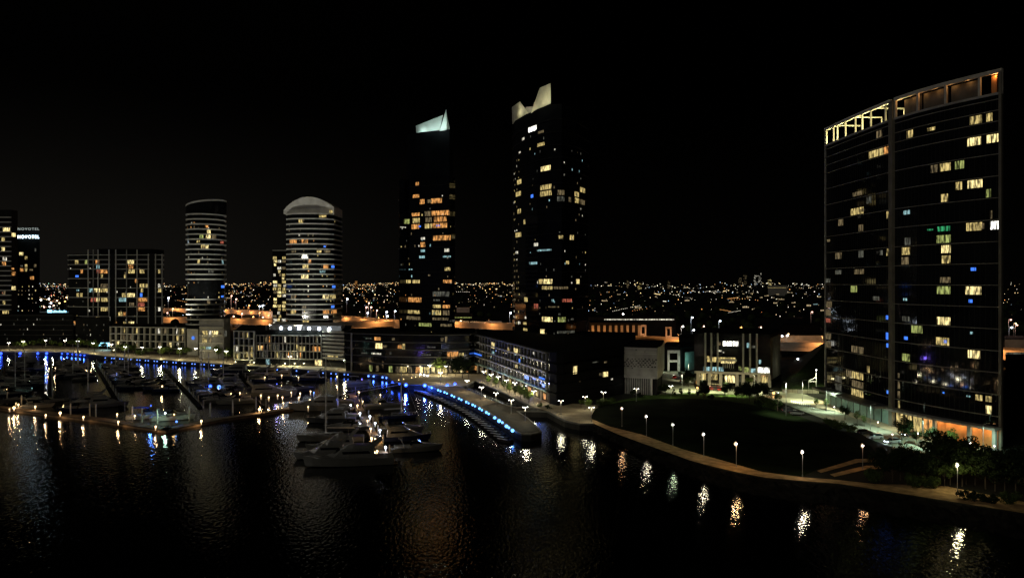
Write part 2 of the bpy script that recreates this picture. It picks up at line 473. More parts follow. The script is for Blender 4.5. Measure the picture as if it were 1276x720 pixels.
# park
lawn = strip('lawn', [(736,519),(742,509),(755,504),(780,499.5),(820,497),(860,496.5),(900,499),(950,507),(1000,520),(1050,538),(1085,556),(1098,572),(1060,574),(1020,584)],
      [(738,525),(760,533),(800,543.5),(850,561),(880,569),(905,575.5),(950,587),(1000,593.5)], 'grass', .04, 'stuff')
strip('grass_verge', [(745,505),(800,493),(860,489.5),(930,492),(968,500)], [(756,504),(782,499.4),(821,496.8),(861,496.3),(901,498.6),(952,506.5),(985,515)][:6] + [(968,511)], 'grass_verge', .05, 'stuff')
strip('path', [(736,521.5),(760,531.5),(800,541.5),(850,559.5),(880,568),(905,575),(950,588),(1000,594.5),(1045,598)],
      [(740,527.6),(770,541),(800,552),(830,562.6),(860,573.5),(890,581.5),(920,588.5),(955,595),(1000,599),(1045,602.5)], 'gravel_path', .06)
strip('path', [(1045,598),(1090,603),(1140,604),(1180,606),(1240,618),(1320,634)], [(1045,602.5),(1090,609.5),(1140,617.5),(1190,625.5),(1240,633.5),(1300,643)], 'gravel_path', .06)
strip('path', [(1018,586.5),(1050,577),(1066,572),(1100,571)], [(1023,589),(1054,580.5),(1070,576),(1100,575.5)], 'gravel_path', .07)
strip('path', [(1034,591),(1062,584),(1080,580),(1100,580)], [(1040,594),(1066,588),(1082,584),(1100,584)], 'gravel_path', .07)
# road with its markings
strip('road', [(830,486),(865,484),(900,484),(965,487),(1000,490),(1050,508),(1110,526),(1180,548),(1276,572),(1400,600)],
      [(820,492),(860,489.3),(930,491.5),(968,499),(1000,512),(1050,530),(1090,549),(1150,570),(1250,597),(1400,632)], 'plaza', .02)
strip('road', [(826,462),(850,462),(862,470),(866,484)], [(824,488),(832,489),(866,489)], 'plaza', .024)
strip('pavement', [(1012,500),(1030,500),(1112,531),(1180,549),(1276,571),(1400,600)], [(1010,507),(1040,512),(1100,534),(1160,553),(1276,583),(1400,615)], 'paving', .14)
b = MB(); rnd = random.Random(2)
for i in range(26):
    t = i/25; px = 985 + t*200; py = 503 + t*58 + 4*math.sin(t*3)
    a = G(px, py, 2.05); c = G(px + 3.0, py + 1.1, 2.05); b.wall(a, c, 2.045, 2.05, 0, .18)
for i in range(12):
    a = G(985 + i*2.5, 498 + i*.7, 2.05); c = G(986 + i*2.5, 501 + i*.7, 2.05); b.wall(a, c, 2.045, 2.05, 0, .4)
tag(b.build('road_marking', 'white_paint'), kind='structure')

# water
m = bpy.data.materials.new('harbour_water'); nt, N2, L2, bs = nodes(m)
bs.inputs['Base Color'].default_value = (.002, .0025, .003, 1); bs.inputs['Roughness'].default_value = .055
bs.inputs['IOR'].default_value = 1.33; bs.inputs['Specular IOR Level'].default_value = .36
tcn = N2.new('ShaderNodeTexCoord')
def wave(scale, dist, sx, prev):
    mp = N2.new('ShaderNodeMapping'); mp.inputs['Scale'].default_value = (1.8, sx, 1); mp.inputs['Rotation'].default_value = (0, 0, .04)
    n = N2.new('ShaderNodeTexNoise'); n.inputs['Scale'].default_value = scale; n.inputs['Detail'].default_value = 2
    bp = N2.new('ShaderNodeBump'); bp.inputs['Distance'].default_value = dist
    L2.new(tcn.outputs['Object'], mp.inputs[0]); L2.new(mp.outputs[0], n.inputs['Vector']); L2.new(n.outputs['Fac'], bp.inputs['Height'])
    if prev: L2.new(prev.outputs[0], bp.inputs['Normal'])
    return bp
w1 = wave(.25, .03, .5, None); w2 = wave(.85, .078, .8, w1)
L2.new(w2.outputs[0], bs.inputs['Normal'])
b = MB(); b.add([(-9000,-600,0),(9000,-600,0),(9000,1200,0),(-9000,1200,0)], [(0,1,2,3)])
tag(b.build('harbour_water', m), kind='structure')
# ------------------------------------------------------------------ buildings
def P2(px, Y): return ((px - CX)/FL*Y, Y)
def wins(bl, data):
    for r in data: bl.win(*r)

# --- tall slab tower on the right
RT = [(112.0,287),(112.2,274),(112.6,262),(113.3,250),(114.2,239),(116.0,230),(118.6,222),(122.0,214),(126,206),(139,229),(132,298),(123,300)]
rt = Bld('apartment_tower', 'broad dark glass apartment tower filling the right side, lit frame along its roof', 'apartment tower', RT, 2, 93.5, 'glass_tower', 'roof_dark', 2.82, body='glazing')
c0 = rt.hitc(1027.6)[1]; cm = rt.hitc(1113)[1]; c1 = rt.hitc(1249.3)[1]
lo_, hi_ = min(c0, c1), max(c0, c1)
for k in range(3, 33):
    z = 2 + 2.82*k + .0
    if k % 2 == 1 or k > 28:
        rt.mb(lambda q: [rt.seg(q, a, c, z-.1, z+.12, .32, .3) for a, c in rt.wedge(lo_, hi_)], 'floor_slab', 'tower_slab')
def q_(m):
    n = 56
    for i in range(n+1):
        c = lo_ + (hi_-lo_)*i/n; rt.seg(m, max(c-.05, lo_), min(c+.05, hi_), 8, 93, .08, .1)
rt.mb(q_, 'mullion_grid', 'mullion')
rt.mb(lambda q: rt.seg(q, cm-1.1, cm+.9, 2, 99.3, .9, 1.4), 'column', 'tower_column')
rt.mb(lambda q: rt.seg(q, hi_-.7, hi_-.02, 2, 99.3, .6, .9), 'column', 'tower_column')
rt.mb(lambda q: rt.seg(q, lo_+.02, lo_+.5, 8, 99.3, .4, .6), 'column', 'slab_mid')
# roof frame, left bay open and lit, right bay with panels
def beam(ca, cb, z0, z1, off, th, name, m): rt.mb(lambda q: [rt.seg(q, a, c, z0, z1, off, th) for a, c in rt.wedge(ca, cb)], name, m)
beam(lo_, cm-1.2, 99.0, 100.0, .45, .8, 'roof_beam', 'white_frame')
beam(cm+1.0, hi_, 99.0, 100.0, .45, .8, 'roof_beam', 'column_grey')
beam(lo_, hi_, 93.4, 94.0, .45, .8, 'roof_beam', 'slab_mid')
for f in (.02, .15, .22, .36, .52, .62, .74, .93):
    c = lo_ + (cm-1.2-lo_)*f; beam(c, c+.45, 94, 99.0, .3, .5, 'roof_post', 'white_frame')
for f in (.2, .5, .8):      # inner row of posts and rafters
    p, n, _ = rt.pt(lo_ + (cm-lo_)*f); qn = p - n*9
    rt.mb(lambda q: q.tube((*qn, 93.7), (*qn, 99.0), .22, n=6), 'roof_post', 'white_frame')
    rt.mb(lambda q: q.tube((*p, 99.2), (*qn, 99.2), .25, n=6), 'rafter', 'white_frame')
for f in (.0, .27, .54, .82, .985):
    c = cm+1.0 + (hi_-cm-1.0)*f; beam(c, min(c+.6, hi_), 94, 99.0, .3, .6, 'roof_post', 'column_grey')
for f, g in ((.06, .26), (.29, .53), (.56, .81)):
    ca, cb = cm+1.0+(hi_-cm-1.0)*f, cm+1.0+(hi_-cm-1.0)*g
    beam(ca, cb, 94.1, 98.9, -1.6, .3, 'roof_panel', 'slab_dark')
beam(cm+1.0+(hi_-cm-1.0)*.9, hi_-2.2, 94.1, 98.9, -1.0, .3, 'roof_panel', 'orange_wall')
for f in (.1, .3, .5, .7, .92):
    p, n, _ = rt.pt(lo_ + (cm-lo_)*f); p = p - n*3.5; light(rt.root, (p.x-rt.root.location.x, p.y-rt.root.location.y, 94.8-2), 3600, (1, .86, .38), .3)
for f, pw in ((.08, 70), (.2, 50), (.33, 50), (.46, 50), (.6, 50), (.73, 50), (.94, 220)):
    p, n, _ = rt.pt(cm + (hi_-cm)*f); p = p - n*.7; light(rt.root, (p.x-rt.root.location.x, p.y-rt.root.location.y, 98.7-2), pw, (1, .45, .14), .3)
# canopies, columns and lobby
def can(ca, cb, z0, z1, out_, name, m): rt.mb(lambda q: [rt.seg(q, a, c, z0, z1, out_, out_) for a, c in rt.wedge(ca, cb)], name, m)
can(lo_-.0, cm-1.3, 7.1, 7.9, 5.0, 'canopy', 'slab_dark')
can(cm+1.2, hi_-.05, 7.2, 7.8, 3.2, 'canopy', 'slab_mid')
for f in (.52, .8, .985):
    c = cm + (hi_-cm)*f
    rt.mb(lambda q: rt.seg(q, c-.6, c+.3, 2, 7.2, 2.6, .8), 'column', 'slab_mid')
rnd = random.Random(8)
n = 9
for i in range(n):
    ca = cm+1.6 + (hi_-1.2-cm-1.6)*i/n; cb = cm+1.6 + (hi_-1.2-cm-1.6)*(i+.86)/n
    if i in (0, 1, 2, 3): rt.win_c(ca, cb, 2.4, 6.6, 'y' if i != 3 else 'o', 1.6)
    else:
        beam(ca, cb+.6, 2.2, 6.9, .12, .1, 'lobby_wall', 'orange_wall')
    if i in (1, 3, 4, 5, 6, 7, 8):
        p, nn, _ = rt.pt((ca+cb)/2); p = p + nn*1.5; light(rt.root, (p.x-rt.root.location.x, p.y-rt.root.location.y, 4.6), 190, (1, .58, .25), .2)
for i in range(10):
    ca = lo_+.6 + (cm-1.6-lo_-.6)*i/10; cb = ca + (cm-lo_)/10*.8
    beam(ca, cb, 2.2, 6.6, .1, .1, 'lobby_wall', 'teal_wall')
    if i % 2: 
        p, nn, _ = rt.pt((ca+cb)/2); p = p + nn*3; light(rt.root, (p.x-rt.root.location.x, p.y-rt.root.location.y, 4.2), 60, (.75, 1, .75), .2)
wins(rt, [(1095.7,164.6,7,9,'d'),(1133.7,166.8,8,9,'y'),(1160.8,164.6,11,4,'y'),(1216,150,16,10,'y'),(1233,149.4,8,9,'y'),(1214,179.4,17,11,'Y'),(1238.5,176,18,11,'Y'),
 (1092,187,18,7,'y'),(1104.8,186,7,9,'o'),(1164.4,216,9,8,'d'),(1178,214.4,14,9,'y'),(1196,211,12,9,'e'),(1068.6,242.6,12,5,'d'),(1083,250.6,6,8,'f'),(1068,266,16,9,'y'),
 (1073,257,7,4,'d'),(1107,271,5,8,'y'),(1047.7,278.7,6,8,'d'),(1073,287.4,6,8,'d'),(1195,237,8,9,'y'),(1215,235.4,19,10,'Y'),(1232,234.7,7,9,'e'),(1177,252,9,9,'y'),(1130,269,8,5,'c'),
 (1214,276,20,9,'y'),(1235,274,3,8,'d'),(1221,287,12,7,'d'),(1241,286.7,14,9,'W'),(1176,291,16,6,'g'),(1159,285,8,2,'g'),(1176,303,18,8,'e'),(1131,306,7,8,'f'),(1129,318.5,10,8,'y'),
 (1179,316.6,12,9,'Y'),(1107,319,5,8,'y'),(1045,321.7,8,7,'d'),(1073,320,6,8,'f'),(1032.5,300,4,3,'d'),(1098,319,4,6,'f'),(1179,327,11,8,'y'),(1128,330,9,8,'d'),(1178,343.5,13,7,'d'),
 (1213,331.6,7,4,'b'),(1070.5,342.4,12,6,'d'),(1045,342,8,5,'f'),(1213,356,20,10,'Y'),(1176,367,17,8,'e'),(1128,367.7,5,3,'c'),(1064,365,8,8,'e'),(1092,367,8,5,'f'),(1209.6,381.4,5,4,'b'),
 (1176,394,17,10,'Y'),(1142.7,405.6,14,10,'e'),(1129,403,9,6,'f'),(1107,401,6,5,'b'),(1107,414,6,8,'b'),(1175,420,17,9,'y'),(1210.6,410,4,3,'c'),(1214,435,16,9,'Y'),(1129,427,5,4,'b'),
 (1178,431,4,4,'b'),(1107,436,5,5,'b'),(1068.6,431,15,7,'d'),(1129,451,10,8,'e'),(1082,455.4,3,8,'y'),(1058,462.6,7,9,'d'),(1068.6,464.5,14,9,'y'),(1068.6,476,14,8,'d'),(1068.6,487,15,8,'y'),
 (1045,468,8,7,'f'),(1045,485,8,7,'f'),(1107,484,4,4,'b'),(1206.6,487,5,2,'c'),(1176,494,3,2,'b'),(1220,501,9,7,'y'),(1232,502,8,7,'y'),(1232,517,8,9,'Y'),(1033,376,7,6,'d'),
 (1032,387,7,6,'d'),(1032,396,6,5,'r'),(1032,415,7,6,'d'),(1032,428,7,6,'d'),(1032,345,6,5,'f'),(1120,478,3,7,'d'),(1120,489,3,7,'d'),(1120,501,3,7,'y'),(1120,463,3,6,'d')])
rt.finish()

# --- pair of tall pointed towers
TA = [P2(497.5,398), P2(509,402), P2(510.5,398), P2(528,392), P2(545,388), P2(560,385), P2(567,390), P2(566,425), P2(500,430)]
ta = Bld('apartment_tower', 'tall dark apartment tower with a single pale pointed sail on its roof', 'apartment tower', TA, 2, 96, 'glass_tower', fh=3.0, body='glazing')
UP = [P2(507,401), P2(510.5,397.5), P2(528,391.5), P2(545,387.5), P2(560,384.6), P2(564.5,390), P2(562,420), P2(508,424)]
ta.mb(lambda q: q.prism(UP, 96, 118.4), 'upper_glazing', 'glass_tower')
for z in range(8, 96, 6): ta.mb(lambda q: q.prism(ta.offset(.35), z, z+.18), 'floor_slab', 'mullion')
def sheet_px(b, pts, th, m, name, w=0):
    """solid panel: pts (px, py, Y)"""
    f = [Vector(((x-CX)/FL*Y, Y, ZP(y, Y))) for x, y, Y in pts]; n = len(f)
    bk = [p + Vector((0, th, 0)) for p in f]
    q = MB(); q.add(f + bk, [tuple(range(n)), tuple(range(2*n-1, n-1, -1))] + [(i, n+i, n+(i+1) % n, (i+1) % n) for i in range(n)])
    return q.build(name, m, b.root, True)
sheet_px(ta, [(518.6,168,399),(547.5,163.6,388),(552,143.5,386),(518.2,157,399)], .5, 'crown_teal', 'sail_panel')
sheet_px(ta, [(547.7,163.4,386.6),(556.8,162,385),(556,136.5,385.5),(553,146,386)], .5, 'crown_teal', 'sail_panel')
sheet_px(ta, [(556.9,162,385.4),(560.4,161.2,388),(556.2,140,386.4)], .5, 'crown_teal', 'sail_panel')
rx = ta.root.location
for px, Y, z, pw in ((523,394,119.6,350),(532,389,119.8,450),(541,384,120,650),(551.5,380.5,120.6,800),(556,380.5,121,500)):
    light(ta.root, ((px-CX)/FL*Y-rx.x, Y-rx.y, z-2), pw, (.86, 1, .93), .3)
wins(ta, [(517,224,5,2,'d'),(520,232,4,4,'o'),(518.5,245,8,4,'o'),(526,251,6,5,'o'),(544,250,14,6,'o'),(535,250,6,4,'d'),(518,265,10,4,'o'),(549,263,22,6,'o'),(533,265,8,5,'d'),(507,273,6,5,'e'),
 (518.5,273,9,5,'y'),(534,271.5,8,5,'d'),(548.5,271.5,16,5,'o'),(518,280,10,5,'o'),(534,278.6,9,6,'y'),(547.6,278,19,5,'o'),(502,282.6,8,1.2,'w'),(550.6,299,22,5,'o'),(527,301,5,3,'w'),
 (527,307.6,6,6,'o'),(556.7,313,6,4,'w'),(527,314.7,5,3,'c'),(556.7,322,10,2,'c'),(526,323,7,3,'c'),(557.6,334,7,4,'y'),(509,349,6,4,'y'),(518.5,349,9,4,'y'),(557.6,349,11,4,'o'),
 (546,363,14,5,'f'),(556,363,8,5,'f'),(517,376,16,5,'o'),(544.5,384,10,4,'y'),(556,384,9,4,'o'),(515.5,390,15,4,'y'),(544,391.6,11,5,'y'),(556,391.6,8,5,'d'),(515.5,397.7,18,4,'d'),
 (530,405,16,4,'e'),(549,398,20,3,'d'),(535,345,3,2,'d'),(523,285,3,2,'b'),(546,280,5,2,'b'),(556,407,14,3,'d'),(512,333,5,1.5,'c'),(544,372,8,2,'f')])
rnd = random.Random(11); ta.auto(499, 564, 8, 96, .12, ['f','f','d','w','o','d','y','c'], rnd, 2.4, small=True); ta.finish()

TB = [P2(638.5,430), P2(641.5,418), P2(655,402), P2(672,388), P2(686,380), P2(700,379), P2(718,386), P2(733,405), P2(728,445), P2(645,452)]
tb = Bld('apartment_tower', 'tallest dark apartment tower, two cream fins forming a notched crown on its roof', 'apartment tower', TB, 2, 129, 'glass_tower', fh=3.0, body='glazing')
for z in range(8, 128, 6): tb.mb(lambda q: q.prism(tb.offset(.35), z, z+.18), 'floor_slab', 'mullion')
sheet_px(tb, [(638.4,155,428),(648,149.5,412),(659.8,143.2,400),(655,136,404),(647.8,126.6,412),(637.9,133.8,428)], .6, 'crown_warm', 'crown_fin')
sheet_px(tb, [(661.5,141.4,396),(674,134.5,388),(686.4,129,381),(686.2,103.8,381),(672.8,109.5,389),(666.5,127,393)], .6, 'crown_warm', 'crown_fin')
sheet_px(tb, [(655,143,405),(664,141,400),(664,133,400),(655,133.5,405)], .6, 'slab_mid', 'roof_screen')
rx = tb.root.location
for px, Y, z, pw in ((642,412,133,420),(650,400,132,420),(657,393,131,250),(668,384,132,450),(676,378,133,520),(683,373,133,520)):
    light(tb.root, ((px-CX)/FL*Y-rx.x, Y-rx.y, z-2), pw, (1, .92, .6), .3)
wins(tb, [(663.6,162.6,10,6,'W'),(652,169.6,3,3,'w'),(674,177,9,4,'y'),(674,167,7,3,'d'),(647.7,191,2,2,'w'),(680,212,12,5,'Y'),(647,227.6,5,5,'y'),(646,244,6,4,'y'),(680.4,236,14,6,'y'),
 (680.4,244.5,14,5,'y'),(698.7,237,9,6,'d'),(698.7,244.5,9,6,'f'),(663,246.6,3,4,'b'),(718.6,240.5,5,6,'y'),(726,240.5,6,6,'y'),(719,249,5,5,'y'),(726,249,5,5,'d'),(710,249,3,5,'d'),
 (647,260,4,4,'y'),(653.5,274,2,4,'y'),(646,292,7,5,'y'),(698.7,295.5,6,4,'y'),(712.5,298,5,7,'y'),(668,306,5,4,'w'),(678,311.6,18,2,'c'),(644,315,3,3,'w'),(664.5,324.5,10,3,'c'),
 (707,324,4,4,'y'),(683,348,11,5,'Y'),(674,348,5,5,'y'),(682,356,13,4,'y'),(699,356,18,3,'d'),(720,348,4,8,'Y'),(655.4,371.8,4,4,'y'),(668,381.8,5,5,'r'),(689,372.7,4,3,'c'),
 (706.4,378,12,4,'r'),(682,399,13,6,'Y'),(700,398,10,6,'e'),(676,416,5,6,'Y'),(705,415,22,3,'f'),(654.5,412,5,3,'y'),(647,399,3,3,'w'),(654,405,4,3,'y'),(713,400,4,2,'f'),(690,386,14,1.5,'d'),(655,397,2,3,'w')])
rnd = random.Random(5); tb.auto(640, 648, 20, 110, .38, ['d','w','d','y'], rnd, 2.4, small=True); tb.auto(660, 731, 8, 120, .10, ['f','d','w','f','y','d','c'], rnd, 2.6, small=True); tb.finish()

# --- two round towers on the north quay
def ell(cx, cy, rx_, ry, n=36, p=2.0):
    o = []
    for i in range(n):
        t = 2*PI*i/n; c, s = math.cos(t), math.sin(t)
        o.append((cx + rx_*abs(c)**(2/p)*(1 if c > 0 else -1), cy + ry*abs(s)**(2/p)*(1 if s > 0 else -1)))
    return o
X1 = (255.5-CX)/FL*490
t1 = Bld('apartment_tower', 'slim oval apartment tower ringed with pale balcony edges and a slanting roof rim', 'apartment tower', ell(X1, 492, 10.5, 13), 2, 88, 'glass_dark', fh=3.0, body='glazing')
for k in range(3, 29):
    if k in (12, 13, 14): continue
    t1.mb(lambda q: q.prism(t1.offset(.9), 2+k*3.0-.45, 2+k*3.0+.25), 'balcony_edge', 'slab_grey')
q = MB(); o = t1.offset(.9); rings = []
for p in o:
    k = (p.x - X1)/24 + .5; rings.append((p.x, p.y, 89.5 + 5.0*min(1, max(0, k))**.6))
n = len(o); q.add([(p.x, p.y, 88) for p in o] + rings, [(i, (i+1) % n, n+(i+1) % n, n+i) for i in range(n)] + [tuple(range(n, 2*n))]); q.build('roof_drum', 'glass_dark', t1.root, True)
q = MB(); q.add([(p[0], p[1], p[2]+.02) for p in rings] + [(p[0], p[1], p[2]+1.0) for p in rings], [(i, (i+1) % n, n+(i+1) % n, n+i) for i in range(n)] + [tuple(range(n, 2*n))]); q.build('roof_rim', 'slab_grey', t1.root, True)
wins(t1, [(257.6,283,4,3,'o'),(260,290.5,5,4,'Y'),(251,295,5,4,'e'),(259.4,295,6,4,'Y'),(266.7,296,6,4,'d'),(276.6,301,4,3,'r'),(247,302.7,4,3,'y'),(253,306.5,5,4,'y'),(258,307,4,4,'Y'),
 (247.7,324.6,3,4,'y'),(263,335.7,7,3,'f'),(277.5,329,2,4,'c'),(277.5,359,4,3,'b'),(260,378.5,4,4,'d'),(277,367,3,2,'b')])
rnd = random.Random(3); t1.auto(233, 278, 8, 84, .17, ['f','d','d','w','y','o'], rnd, 2.6, small=True); t1.finish()
X2 = (388-CX)/FL*488
T2 = [(X2-15.0, 492), (X2-13.4, 483), (X2-9.3, 479), (X2-3, 477), (X2+5.4, 477.5), (X2+7.2, 478.6), (X2+11.5, 480), (X2+14.4, 483), (X2+14.6, 505), (X2-14.4, 506)]
t2 = Bld('apartment_tower', 'wide apartment tower with pale floor bands under a rounded arch roof', 'apartment tower', T2, 2, 86, 'glass_dark', fh=3.0, body='glazing')
for k in range(5, 29): t2.mb(lambda q: q.prism(t2.offset(.5), 2+k*3.0-.4, 2+k*3.0+.3), 'balcony_edge', 'slab_grey')
prof = [(X2-15.4, 86.2)] + [(X2 - 15.4 + 30.4*u, 86.4 + 9.6*math.sin(PI*(.04+.86*u))**.75) for u in [i/14 for i in range(15)]] + [(X2+15.0, 86.2)]
q = MB(); n = len(prof)
fr = [(x, 477.6 + .022*(x-X2)**2, z) for x, z in prof]; bk = [(x, 506, z) for x, z in prof]
q.add(fr + bk, [tuple(range(n)), tuple(range(2*n-1, n-1, -1))] + [(i, n+i, n+(i+1) % n, (i+1) % n) for i in range(n)]); q.build('arch_roof', 'slab_grey', t2.root, True)
wins(t2, [(375,273,6,4,'y'),(402,266.6,9,3,'y'),(414,266.6,7,3,'y'),(365.6,299,9,4,'o'),(379.6,297.6,9,4,'o'),(404.6,307,3,2,'b'),(380,322,8,5,'W'),(366,315,6,3,'d'),(397.7,315.7,6,3,'y'),
 (407.6,315.7,8,3,'d'),(386,327.6,4,4,'o'),(381,333,8,4,'y'),(406,333,6,4,'o'),(414.7,333,4,3,'b'),(402,340,7,3,'c'),(380,345.7,9,4,'Y'),(415.8,358,4,3,'b'),(365.6,370,6,4,'d'),(406,370.6,8,5,'Y'),
 (414.6,370,7,4,'y'),(414.6,382.6,4,3,'b'),(365.6,387.6,6,4,'y'),(406,389,8,5,'o'),(416,389,7,5,'o'),(406,395,6,3,'W'),(381,400,9,4,'y'),(379,382,5,3,'d')])
rnd = random.Random(6); t2.auto(360, 418, 18, 84, .17, ['f','d','d','w','y','o'], rnd, 2.6, small=True); t2.finish()

# --- wide apartment block, left
AB = [P2(85.5,564), P2(110,556), P2(145,556), P2(203,556), P2(203,584), P2(86,589)]
ab = Bld('apartment_block', 'wide gridded apartment block with many lit flats left of the oval tower', 'apartment block', AB, 2, 64.6, 'dark_wall', fh=3.27)
for k in range(2, 20):
    if k % 2 == 0 or k in (17, 19): ab.mb(lambda q: q.prism(ab.offset(.7), 2+k*3.27-.22, 2+k*3.27+.16), 'floor_slab', 'slab_grey')
for px, m_ in ((110.6,'slab_grey'),(117,'slab_mid'),(123,'slab_grey'),(136.6,'slab_grey'),(145,'slab_grey'),(158.5,'slab_mid'),(171.5,'slab_grey'),(185.5,'slab_grey'),(194.5,'slab_grey'),(202.6,'slab_grey')):
    h = ab.hitc(px)[1]; ab.mb(lambda q: ab.seg(q, h-.35, h+.25, 2, 64.8 + (3 if px < 180 else 0), .95, .5), 'column', m_)
for a_, b_ in ((138.2,143.6),(187,193)):
    h, g = ab.hitc(a_)[1], ab.hitc(b_)[1]; ab.mb(lambda q: ab.seg(q, h, g, 2, 65.2, .98, .8), 'dark_panel', 'dark_wall')
ab.mb(lambda q: q.box(ab.poly[0].x+22, ab.poly[0].x+60, 560, 580, 64.9, 68.4), 'plant_room', 'roof_dark')
wins(ab, [(95.5,329,4,3,'y'),(108,329,5,4,'e'),(121.5,329,5,4,'o'),(122,334.5,4,3,'c'),(102,339,3,3,'o'),(122,340,4,3,'r'),(129.5,339,9,4,'o'),(127,344,3,3,'y'),(96,345.4,4,2.5,'b'),(163,328.5,8,4,'Y'),
 (163,334,6,3,'o'),(164,339,8,3,'y'),(156,344,3,3,'y'),(177,340,6,3,'y'),(191,340,3,3,'y'),(198.5,339,3,3,'y'),(170,348.6,4,3,'o'),(177,354,6,3,'y'),(183,354,3,3,'y'),(198.5,354,3,3,'w'),
 (130,354.5,9,3,'d'),(114,360,6,4,'c'),(121,360,7,4,'Y'),(130,359,9,3,'y'),(177,359,3,3,'y'),(97,360.5,3,2,'c'),(97,365,3,3,'y'),(101.5,365,3,3,'y'),(163,365,10,4,'Y'),(176,365.4,3,3,'b'),
 (199,364,4,4,'y'),(155,369.7,6,3,'y'),(122.6,369.7,3,3,'d'),(117,375,8,3,'r'),(122,375,4,4,'Y'),(130,375,8,3,'y'),(152.7,375.3,9,4,'c'),(178.5,374,12,3,'o'),(164,379.6,6,3,'d'),(176,380,8,3,'r'),
 (176.6,385,8,4,'o'),(130,385.6,9,4,'y'),(198.5,384,3,3,'w'),(150,390,5,3,'y'),(156,390,5,3,'o'),(122,396,5,3,'y'),(136,395,3,3,'w'),(97.5,400,11,3,'o'),(130,400.5,8,3,'Y'),(143,400,5,3,'o'),
 (156,400,5,3,'y'),(164,400,7,3,'Y')])
rnd = random.Random(21); ab.auto(87, 200, 8, 60, .10, ['f','f','d','w','y'], rnd, 3.0, small=True); ab.finish()

# --- edge tower and hotel
et = Bld('apartment_tower', 'dark apartment tower with stacked balconies at the left edge of the view', 'apartment tower', [P2(-40,562), P2(14.5,562), P2(22,569), P2(22,600), P2(-40,600)], 2, 95.6, 'dark_wall', fh=3.4)
h0, h1 = et.hitc(-39)[1], et.hitc(14.4)[1]
for k in range(3, 27): et.mb(lambda q: et.seg(q, h0, h1, 2+k*3.4-.15, 2+k*3.4+.5, 1.2, 1.2), 'balcony', 'slab_grey')
wins(et, [(8,285,9,3,'Y'),(17,291,5,3,'Y'),(4,300,4,3,'y'),(4,311,4,3,'Y'),(6,321,5,3,'w'),(5,327,5,3,'o'),(17,338,5,3,'o'),(17,358,5,3,'Y'),(7,389,8,4,'y'),(5,368,4,3,'d'),(16,334,3,2,'o'),(5,376,3,3,'y'),(4,364,3,2,'r')])
et.finish()
ho = Bld('hotel_tower', 'black hotel tower with two illuminated rows of roof lettering', 'hotel', [P2(20,602), P2(49.5,602), P2(49.5,630), P2(20,630)], 2, 86.4, 'dark_wall', fh=3.0)
wins(ho, [(26.5,315,5,3,'Y'),(32.5,319,3,3,'y'),(32.5,330,3,3,'y'),(44,330,3,3,'d'),(27,338,4,3,'o'),(32.5,338,3,3,'y'),(39,338,4,2,'d'),(40,345,5,3,'o'),(40,298.5,5,2,'e'),(27,330,3,2,'f'),(44,312,2,3,'f')])
rnd = random.Random(31); ho.auto(22, 48, 8, 46, .5, ['d','w','y','d','c','Y'], rnd, 2.5, small=True); ho.finish()
def text_mesh(s, size, th=.08):
    c = bpy.data.curves.new('t', 'FONT'); c.body = s; c.size = size; c.extrude = th; c.align_x = 'CENTER'; c.resolution_u = 3; c.space_character = 1.3
    o = bpy.data.objects.new('t', c); COL.objects.link(o); bpy.context.view_layer.update()
    me = bpy.data.meshes.new_from_object(o.evaluated_get(bpy.context.evaluated_depsgraph_get())); bpy.data.objects.remove(o)
    return me
for py, sz, mt, zo in ((286.8, 2.6, SIGNW, 0), (297.0, 3.3, SIGNB, 0)):
    me = text_mesh('NOVOTEL', sz); me.materials.clear(); me.materials.append(mt)
    xs = [v.co.x for v in me.vertices]; w = max(xs) - min(xs); k = 16.0/w
    o = bpy.data.objects.new('sign_lettering', me); COL.objects.link(o); o.parent = ho.root
    o.location = ((35-CX)/FL*601 - ho.root.location.x, 601.3 - ho.root.location.y, ZP(py, 601.3) - 2); o.rotation_euler = (PI/2, 0, 0); o.scale = (k, 1.0, 1)
light(ho.root, ((34-CX)/FL*595 - ho.root.location.x, 595 - ho.root.location.y, ZP(294, 595)-2), 260, (.6, .8, 1), 1.2)

# slim lit tower between
tt = Bld('apartment_tower', 'slim far tower full of small lit windows left of the arch-roofed tower', 'apartment tower', [P2(339.5,700), P2(357,700), P2(357,715), P2(339.5,715)], 2, 73, 'dark_wall', fh=3.0)
tt.mb(lambda q: tt.seg(q, .2, tt.cum[1]-.2, 72.6, 73.4, .4, .5), 'roof_edge', 'slab_grey')
rnd = random.Random(9); tt.auto(340, 356.5, 8, 72, .55, ['y','Y','d','w','y','w'], rnd, 3.2, (.5, .95)); tt.finish()

# --- white framed low block on the north quay
def frame_block(bl, px0, px1, z0, z1, nf, nb, m, rnd, pal, p=.3, off=1.4, w=.35):
    a, b_ = sorted((bl.hitc(px0)[1], bl.hitc(px1)[1])); fh = (z1-z0)/nf
    for k in range(nf+1): bl.mb(lambda q: [bl.seg(q, u, v, z0+k*fh-.2, z0+k*fh+.2, off, off) for u, v in bl.wedge(a, b_)], 'balcony_slab', m)
    for i in range(nb+1):
        c = a + (b_-a)*i/nb; bl.mb(lambda q: bl.seg(q, max(a, c-w/2), min(b_, c+w/2), z0+.2, z1-.2, off-.02, off-.06), 'dividing_wall', m)
    for i in range(nb):
        for k in range(nf):
            if rnd.random() < p:
                u = a + (b_-a)*(i+rnd.uniform(.12, .4))/nb; v = u + (b_-a)/nb*rnd.uniform(.25, .5)
                bl.win_c(u, v, z0+k*fh+.5, z0+(k+1)*fh-.6, rnd.choice(pal))
rnd = random.Random(12)
